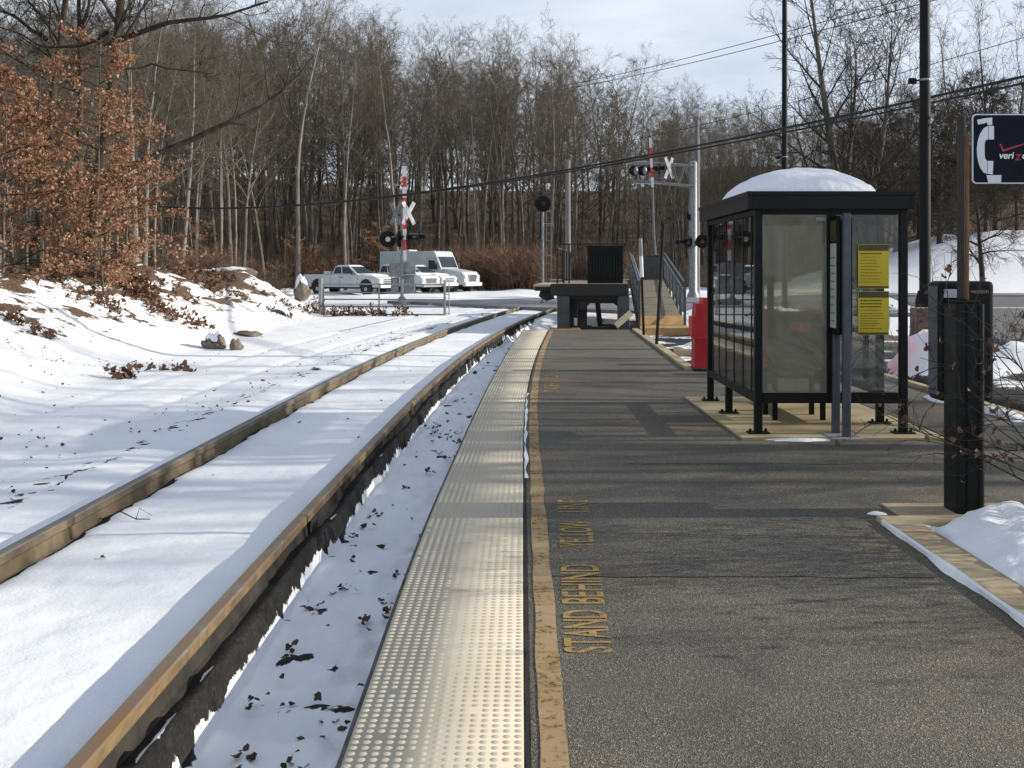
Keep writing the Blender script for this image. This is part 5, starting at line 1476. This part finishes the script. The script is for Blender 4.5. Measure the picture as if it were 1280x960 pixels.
# ---- russet beech saplings on the bank
def beech(seed, x, y, H, spread, label, dens=1.0, lo=.12):
    rng = np.random.default_rng(seed); tr = Twigs(); cr = Twigs(); P = []
    t = grow(rng, (0,0,-.3), (rng.normal()*.04, rng.normal()*.04, 1), H, 12, .03, .02)
    tr.add(t, .06*H/7*(1-np.linspace(0,1,12)*.9), 8); az = 0
    nl = int(34*H/7)
    for i in range(nl):
        q = lo+(.99-lo)*(i+rng.random())/nl; p, d = at(t, q); az += 2.4+rng.normal()*.4
        L = spread*(1.15-.85*q**1.5)*rng.uniform(.55,1.1)
        b = grow(rng, p, side_dir(rng, d, R(rng.uniform(62,88)), az), L, 6, .10, .02)
        cr.add(b, .016*(1-np.linspace(0,1,6)*.8)+.002, 4)
        for j in range(8):
            q2 = .2+.8*(j+rng.random())/8; p2, d2 = at(b, min(.99,q2)); s = grow(rng, p2, side_dir(rng, d2, R(rng.uniform(35,60)), rng.choice([0,PI])+rng.normal()*.5), L*rng.uniform(.2,.42), 4, .12, -.02)
            cr.add(s, np.array([.006,.005,.004,.002]), 3)
            m = int(rng.integers(14, 33)*dens*(1 if mnoise.noise(Vector((p2[0]*.8+seed, p2[1]*.8, p2[2]*.8))) > -.25 else .25))
            for k in range(m):
                pp, _ = at(s, rng.random()); P.append(pp+rng.normal(size=3)*.05)
    z = ground_z(x, y)
    o = thing('beech_tree', label, 'tree', (x, y, z), 0, 'russet leaved saplings on the bank')
    V, Q = tr.arrays(); mesh_np('trunk', V, Q, M['bark'], o, smooth=True)
    V, Q = cr.arrays(); br = mesh_np('branches', V, Q, M['twigdark'], o)
    V, Q = leaf_quads(np.array(P), .068, rng, .8); mesh_np('leaves', V, Q, M['beech'], br)
    return o
beech(1, -10.6, 25.0, 6.3, 2.7, 'tallest russet leaved beech in the middle of the clump on the bank')
beech(2, -13.0, 26.5, 6.1, 2.5, 'russet leaved beech at the picture edge of the clump', 1.0, .05)
beech(9, -9.6, 23.2, 3.0, 1.5, 'lowest russet leaved beech, bushy down to the snow of the bank', 1.0, .03)
beech(10, -12.2, 24.2, 5.2, 2.3, 'russet leaved beech filling the front of the clump', 1.0, .04)
beech(3, -11.6, 29.5, 5.4, 1.9, 'russet leaved beech at the clump end nearest the gate, thin towards the top', .8)
beech(4, -11.6, 22.5, 4.6, 2.0, 'low broad russet leaved beech at the front of the clump', 1.0, .06)
beech(5, -13.2, 33.0, 6.0, 2.0, 'slim russet leaved beech behind the clump', .7)
beech(6, -15.2, 47.0, 4.2, 2.6, 'small russet leaved beech far back in the woods above the bank', .55)
beech(7, -11.0, 82.0, 5.6, 3.4, 'russet leaved beech behind the step van', .6)
beech(8, -18.0, 83.5, 4.6, 3.2, 'russet leaved beech at the woods edge behind the first pickup', .5)
# ---- big dark oaks above the bank
def oak(seed, base, tip, r0, limbs, label, H0=None):
    """old oak with limbs given as polylines in place coordinates"""
    b = Vector(base); rng = np.random.default_rng(seed)
    tr = Twigs(); cr = Twigs()
    d = Vector(tip)-b; n = 12; pts = []
    for i in range(n):
        q = i/(n-1); p = d*q; p = Vector((p.x+.12*mnoise.noise(Vector((q*3, seed, 0))), p.y, p.z)); pts.append(np.array(p))
    pts = np.array(pts); rad = r0*(1-np.linspace(0,1,n)*.72); rad[0] *= 1.35; tr.add(pts, rad, 10)
    lims = []
    for L in limbs:
        q = np.array([np.array(Vector(p)-b) for p in L[0]]); m = 9
        tt = np.linspace(0, 1, len(q)); qq = np.stack([np.interp(np.linspace(0,1,m), tt, q[:,k]) for k in range(3)], -1)
        qq[1:-1] += rng.normal(size=(m-2,3))*.06; rr = L[1]*(1-np.linspace(0,1,m)*.75); tr.add(qq, rr, 7); lims.append((qq, L[1]))
    for i in range(16):
        q = .45+.55*rng.random(); p, dd = at(pts, q); qq = grow(rng, p, side_dir(rng, dd, R(rng.uniform(40,80)), rng.random()*6.28), d.length*rng.uniform(.16,.34), 8, .11, .03); lr = r0*rng.uniform(.2,.38)
        cr.add(qq, lr*(1-np.linspace(0,1,8)*.8), 5); lims.append((qq, lr))
    for qq, lr in lims:
        L = np.linalg.norm(qq[-1]-qq[0])
        for j in range(9):
            p, dd = at(qq, .25+.74*rng.random()); s = grow(rng, p, side_dir(rng, dd, R(rng.uniform(30,70)), rng.random()*6.28), L*rng.uniform(.2,.45), 6, .15, .03)
            cr.add(s, max(.008, lr*.22)*(1-np.linspace(0,1,6)*.75), 4)
            for k in range(6):
                p3, d3 = at(s, .2+.8*rng.random()); tw = grow(rng, p3, side_dir(rng, d3, R(45), rng.random()*6.28), L*rng.uniform(.08,.2), 4, .18, .03); cr.add(tw, np.array([.007,.006,.005,.003]), 3)
                for m in range(4):
                    p4, d4 = at(tw, rng.random()); cr.add(grow(rng, p4, side_dir(rng, d4, R(40), rng.random()*6.28), L*.06, 2, .1, .03), np.array([.0045,.002]), 3)
    return tree_thing('oak_tree', label, 'tree', (tr, cr), M['barkdark'], M['twigdark'], base, 'dark old oaks above the bank')
def on(x, y): return Vector((x, y, ground_z(x, y)-.1))
oak(31, on(px(112,0,31).x, 31), px(172,-190,31), .22,
    [([px(132,58,31), px(200,32,30.5), px(270,22,30), px(335,2,29.5)], .10), ([px(134,40,31), px(90,60,31.5), px(40,55,32), px(-20,20,32)], .07), ([px(127,90,31), px(190,80,31.5), px(262,92,31.5)], .05), ([px(120,232,31), px(165,205,31.2), px(215,182,31.4), px(290,153,31.6), px(335,128,31.8), px(369,106,32), px(392,70,32.2)], .13)],
    'thick dark oak leaning right out of the russet leaves with a long level limb')
oak(32, on(px(40,0,33).x, 33), px(98,-130,33), .18, [([px(58,50,33), px(20,20,33), px(-30,5,33)], .08)], 'dark oak leaning right near the picture edge')
oak(33, on(px(98,0,35).x, 35), px(100,-120,35), .14, [([px(98,50,35), px(108,20,35), px(116,-20,35)], .1)], 'straight dark forked oak between the two leaning ones')
# ---- trees on the right
t = gen_tree(91, 17.5, .27, first=.2, limbs=20, limb_len=.36, ang=(30,60), sub=9, twig=6, twiglet=2, stems=3, spread=.08, rmin=.011, up=.02)
tree_thing('bare_tree', 'broad many stemmed bare tree standing behind the shelter roof', 'tree', t, M['bark'], M['twigdark'], (px(1068,0,47).x, 47, ground_z(15.8,47)), 'bare trees along the parking lot', PI)
t = gen_tree(92, 6.2, .17, first=.26, limbs=26, limb_len=.52, ang=(50,95), sub=10, twig=8, twiglet=4, rmin=.009, up=-.015, wander=.05)
tree_thing('bare_tree', 'short wide crowned bare tree on the snow hill behind the phone sign', 'tree', t, M['barkdark'], M['twigdark'], (px(1229,0,68).x, 68, ground_z(31.6,68)), 'bare trees along the parking lot', 0, (1.25,1.25,1.55))
t2 = gen_tree(93, 7.5, .15, first=.12, limbs=30, limb_len=.42, ang=(45,85), sub=9, twig=8, twiglet=4, rmin=.011, up=.0)
dk = tree_thing('bare_tree', 'dense dark bare tree behind the lamp pole', 'tree', t2, M['barkdark'], M['twigdark'], (px(1175,0,84).x, 84, ground_z(px(1175,0,84).x,84)), 'dense dark trees on the snow hill', 0, 1.5)
for xp, D, s, lab in ((1120,88,1.5,'dense dark bare tree left of the lamp pole'), (1245,90,1.7,'dense dark bare tree high on the snow hill'), (1300,86,1.6,'dense dark bare tree at the picture edge on the snow hill'), (1205,98,1.9,'tall dense dark bare tree at the back of the snow hill'), (1060,92,1.5,'dense dark bare tree behind the many stemmed one'), (1150,94,1.7,'dense dark bare tree deep behind the lamp pole')):
    p = px(xp,0,D); dup(dk, (p.x, D, ground_z(p.x, D)), xp, s, lab)
t3 = gen_tree(94, 17, .14, first=.25, limbs=17, limb_len=.36, ang=(12,26), sub=6, twig=4, twiglet=2, rmin=.010, up=.06)
sh = tree_thing('bare_tree', 'tall bare tree with upright shoots right of the lamp pole', 'tree', t3, M['bark'], M['twig'], (px(1190,0,96).x, 96, ground_z(px(1190,0,96).x,96)), 'tall upright trees behind the snow hill', 0, 1.2)
for xp, D, s, lab in ((1232,98,1.35,'tall bare tree with upright shoots above the phone sign'), (1272,96,1.4,'tall bare tree with upright shoots at the picture edge')):
    p = px(xp,0,D); dup(sh, (p.x, D, ground_z(p.x, D)), xp, s, lab)
sp = gen_tree(95, 3.2, .03, first=.2, limbs=10, limb_len=.3, sub=4, twig=3, twiglet=1, rmin=.006)
tree_thing('sapling', 'thin bare sapling in front of the snow hill', 'tree', sp, M['barkdark'], M['twigdark'], (px(1167,0,60).x, 60, -.1), 'bare trees along the parking lot', 0, 1.0)
# trees of the lot's edge that throw their shade over the platform
for k, (x, y, H, v) in enumerate(((15.5,8.9,13,3),(19.5,7.3,15,1),(17.5,11.6,12,5),(21,14.2,14,3),(24,18.6,16,1))):
    place_tree(v, x, y, H, k*1.3, 'bare tree at the edge of the lot beside the platform', 'bare trees beside the platform')
# ---- shrubs by the phone
for k, (x, y, H, v) in enumerate(((12.5,9.0,10,1),(16.5,8.3,14,5),(22.5,8.8,16,7),(20,9.9,13,0),(15,12.0,10,1))):
    place_tree(v, x, y, H, 2+k*1.7, 'bare tree at the edge of the lot beside the platform', 'bare trees beside the platform')
def shrub(x, y, seed, H, n, label, reach):
    rng = np.random.default_rng(seed); b = Twigs(); P = []
    z = ground_z(x, y)
    for i in range(n):
        a = rng.random()*6.28; d = np.array([math.cos(a)*.7+reach[0], math.sin(a)*.5+reach[1], .75+.6*rng.random()]); L = H*rng.uniform(.6,1.1)
        st = grow(rng, (rng.normal()*.08, rng.normal()*.08, -.05), d, L, 8, .12, -.02); b.add(st, .007*(1-np.linspace(0,1,8)*.75), 5)
        for j in range(7):
            q, dd = at(st, .3+.7*rng.random()); s = grow(rng, q, side_dir(rng, dd, R(rng.uniform(30,60)), rng.random()*6.28), L*rng.uniform(.15,.38), 5, .15, -.03); b.add(s, .0035*(1-np.linspace(0,1,5)*.7), 4)
            for m in range(int(rng.integers(1, 5))):
                pp, _ = at(s, .3+.7*rng.random()); P.append(pp+rng.normal(size=3)*.012)
            for m in range(2):
                q2, d2 = at(s, rng.random()); b.add(grow(rng, q2, side_dir(rng, d2, R(45), rng.random()*6.28), L*.1, 3, .12, 0), np.array([.002,.0016,.001]), 3)
    o = thing('shrub', label, 'shrub', (x, y, z), 0, 'dead leaved shrubs by the phone')
    V, Q = b.arrays(); mesh_np('stems', V, Q, M['twigdark'], o)
    V, Q = leaf_quads(np.array(P), .036, rng, .8); mesh_np('leaves', V, Q, M['oakleaf'], o)
shrub(3.45, 5.85, 3, 1.55, 16, 'straggly shrub with curled dead leaves reaching in beside the phone pedestal', (-.75,.0))
shrub(4.35, 5.5, 4, 1.7, 14, 'taller dead leaved shrub in the planter at the picture edge', (-.1,0))
shrub(5.4, 5.1, 6, 2.1, 18, 'wide dead leaved shrub at the back of the planter', (0,0))
shrub(6.3, 5.75, 16, 2.0, 26, 'thick dead leaved shrub at the planter end', (0,0))
shrub(7.3, 5.35, 17, 2.3, 26, 'tallest dead leaved shrub of the planter', (0,0))
shrub(8.2, 5.8, 18, 2.5, 26, 'dead leaved shrub by the planter end kerb', (0,0))
shrub(7.8, 16.4, 8, 1.1, 12, 'brown leaved shrub behind the snow heap beyond the phone', (0,0))
shrub(6.9, 17.6, 9, 1.0, 12, 'brown leaved shrub beside the lamp pole pedestal', (0,0))
shrub(5.9, 19.5, 10, .9, 12, 'brown leaved shrub between the barrel and the lamp pole', (0,0))
# ---- dead leafy sprigs on the bank and at the gate
def sprig(x, y, H, spread, n, seed, label, stretch=(1,1)):
    rng = np.random.default_rng(seed); b = Twigs(); P = []
    z = ground_z(x, y)
    for i in range(n):
        ox, oy = rng.normal()*spread*.5*stretch[0], rng.normal()*spread*.5*stretch[1]
        dz = ground_z(x+ox, y+oy)-z
        st = grow(rng, (ox, oy, dz-.03), (rng.normal()*.6, rng.normal()*.6, 1), H*rng.uniform(.5,1), 4, .2, 0); b.add(st, np.array([.006,.005,.004,.002]), 3)
        for m in range(int(rng.integers(5, 12))):
            pp, _ = at(st, .15+.85*rng.random()); P.append(pp+rng.normal(size=3)*.03)
    o = thing('dead_sprig', label, 'dead plant', (x, y, z), 0, 'dead leafy sprigs in the snow')
    V, Q = b.arrays(); mesh_np('stems', V, Q, M['twigdark'], o)
    V, Q = leaf_quads(np.array(P), .09, rng, .7); mesh_np('leaves', V, Q, M['oakleaf'], o)
def sprig_px(xp, yp, H, spread, n, seed, label, st=(1,1), D=None):
    # walk along the sight line until it meets the land
    if D is None:
        D = 6.0
        while D < 60:
            p = px(xp, yp, D)
            if p.z < ground_z(p.x, D): break
            D += .1
    p = px(xp, yp, D); sprig(p.x, D, H, spread, n, seed, label, st)
sprig_px(153, 473, .30, .16, 9, 1, 'clump of dead brown leaves low on the bank, nearest the path')
sprig_px(220, 463, .18, .35, 9, 2, 'flat spread of dead brown leaves right of the nearest clump', (1.6,.5))
sprig_px(175, 372, .55, .5, 22, 3, 'upper dead leafy sprigs on the bank below the russet trees')
sprig_px(205, 395, .35, .7, 26, 4, 'wide band of dead leaves halfway up the bank', (1.6,.8))
sprig_px(238, 404, .30, .5, 18, 5, 'dead leaves beside the large boulder', (1.4,.7))
sprig_px(155, 350, .6, .6, 16, 6, 'dead leafy sprigs on the crest of the bank under the saplings')
sprig_px(20, 402, .3, .3, 8, 7, 'small dead sprig at the picture edge of the bank')
sprig_px(62, 425, .35, .2, 5, 8, 'thin grey weed standing alone on the bank')
sprig_px(392, 392, .7, .5, 24, 9, 'russet leafy sprigs beside the gate post')
sprig_px(300, 372, .3, 1.0, 26, 10, 'low brown weeds on the far bank', (1.5,1))
sprig_px(345, 378, .3, .9, 24, 11, 'brown weeds at the end of the bank near the mound', (1.5,1))
rs = random.Random(44)
for k in range(26):
    y = rs.uniform(21, 37); x = float(toe(y))-rs.uniform(2.2, 5.0)
    sprig(x, y, rs.uniform(.2,.5), rs.uniform(.3,.8), rs.randint(8,16), 60+k, 'low dead brown weeds among the litter on the crest of the bank', (1.4,.8))
for k, xp in enumerate((418,437,456,475,492)):
    sprig_px(xp, 396, .55, .55, 15, 20+k, ('leafy brush at the gate post end of the field gate','second tuft of leafy brush under the field gate','leafy brush under the middle of the field gate','leafy brush under the gate before the signal mast','last low tuft of leafy brush under the field gate')[k], (1.5,.5), 36.4)
# twig lying between the rails
b = Twigs(); rng = np.random.default_rng(3)
st = np.array([px(118,671,7)+Vector((0,0,0)), px(128,672,6.9), px(150,664,6.9), px(170,668,6.8), px(188,672,6.8)], float)
for i in range(5): st[i,2] = ground_z(st[i,0], st[i,1])+.02+(.03 if i in (2,) else 0)
b.add(st, np.array([.004,.005,.005,.004,.003]), 4)
b.add(np.array([st[3], st[3]+[.03,-.02,.08], st[3]+[.10,.02,.02]]), np.array([.003,.003,.002]), 4)
V, Q = b.arrays(); tag(mesh_np('twig', V, Q, M['twigdark']), 'thin dark twig lying on the snow between the rails', 'twig')

# ================================================================ SKY, SUN, CAMERA
EL, AZ = R(21), R(89)
def world():
    w = bpy.data.worlds.new('World'); SC.world = w; w.use_nodes = True; nt = w.node_tree; nt.nodes.clear()
    out = nt.nodes.new('ShaderNodeOutputWorld')
    sky = nt.nodes.new('ShaderNodeTexSky'); sky.sky_type = 'NISHITA'; sky.sun_disc = False
    sky.sun_elevation = EL; sky.sun_rotation = AZ; sky.air_density = 1.0; sky.dust_density = 1.0; sky.ozone_density = 2.0
    b1 = nt.nodes.new('ShaderNodeBackground'); b1.inputs[1].default_value = .10; nt.links.new(sky.outputs[0], b1.inputs[0])
    tc = nt.nodes.new('ShaderNodeTexCoord'); sp = nt.nodes.new('ShaderNodeSeparateXYZ'); nt.links.new(tc.outputs['Generated'], sp.inputs[0])
    # thin cloud sheet: the direction carried up to a level layer
    z = mth(nt, 'MAXIMUM', sp.outputs[2], .06); cx = mth(nt, 'DIVIDE', sp.outputs[0], z); cy = mth(nt, 'DIVIDE', sp.outputs[1], z)
    cb = nt.nodes.new('ShaderNodeCombineXYZ'); nt.links.new(cx, cb.inputs[0]); nt.links.new(cy, cb.inputs[1])
    f = noise(nt, cb.outputs[0], .75, 7, .6)
    cov = ramp(nt, f, [(.30, (.62,)*3), (.66, (1,)*3)])
    thin = ramp(nt, sp.outputs[2], [(.30, (1,)*3), (.62, (.45,)*3)])
    covf = mth(nt, 'MULTIPLY', cov.outputs[0], thin.outputs[0])
    f2 = noise(nt, cb.outputs[0], .33, 5, .55)
    cc = ramp(nt, f2, [(.3, (.56,.64,.76)), (.7, (.80,.84,.9))])
    b2 = nt.nodes.new('ShaderNodeBackground'); b2.inputs[1].default_value = CLOUD; nt.links.new(cc.outputs[0], b2.inputs[0])
    m = nt.nodes.new('ShaderNodeMixShader'); nt.links.new(covf, m.inputs[0]); nt.links.new(b1.outputs[0], m.inputs[1]); nt.links.new(b2.outputs[0], m.inputs[2])
    nt.links.new(m.outputs[0], out.inputs[0])
CLOUD = .98
world()
sun = bpy.data.lights.new('sun', 'SUN'); sun.energy = 4.6; sun.angle = R(.53); sun.color = (1, .93, .82)
so = bpy.data.objects.new('sun', sun); COL.objects.link(so)
d = Vector((math.sin(AZ)*math.cos(EL), math.cos(AZ)*math.cos(EL), math.sin(EL)))
so.rotation_euler = (-d).to_track_quat('-Z', 'Y').to_euler(); so.location = d*60
cam = bpy.data.cameras.new('camera'); co = bpy.data.objects.new('camera', cam); COL.objects.link(co)
co.location = (0, 0, EYE); co.rotation_euler = (R(90), 0, 0)
cam.sensor_width = 36; cam.lens = 36*F/1280; cam.shift_x = -8/1280; cam.shift_y = -144/1280
cam.clip_start = .05; cam.clip_end = 2000
SC.camera = co
SC.render.engine = 'CYCLES'
SC.view_settings.view_transform = 'Standard'; SC.view_settings.look = 'None'; SC.view_settings.gamma = 1; SC.view_settings.use_curve_mapping = False
SC.view_settings.exposure = .30
cy = SC.cycles; cy.max_bounces = 6; cy.diffuse_bounces = 3; cy.glossy_bounces = 3; cy.transparent_max_bounces = 16; cy.transmission_bounces = 4
cy.caustics_reflective = False; cy.caustics_refractive = False
cy.use_denoising = True
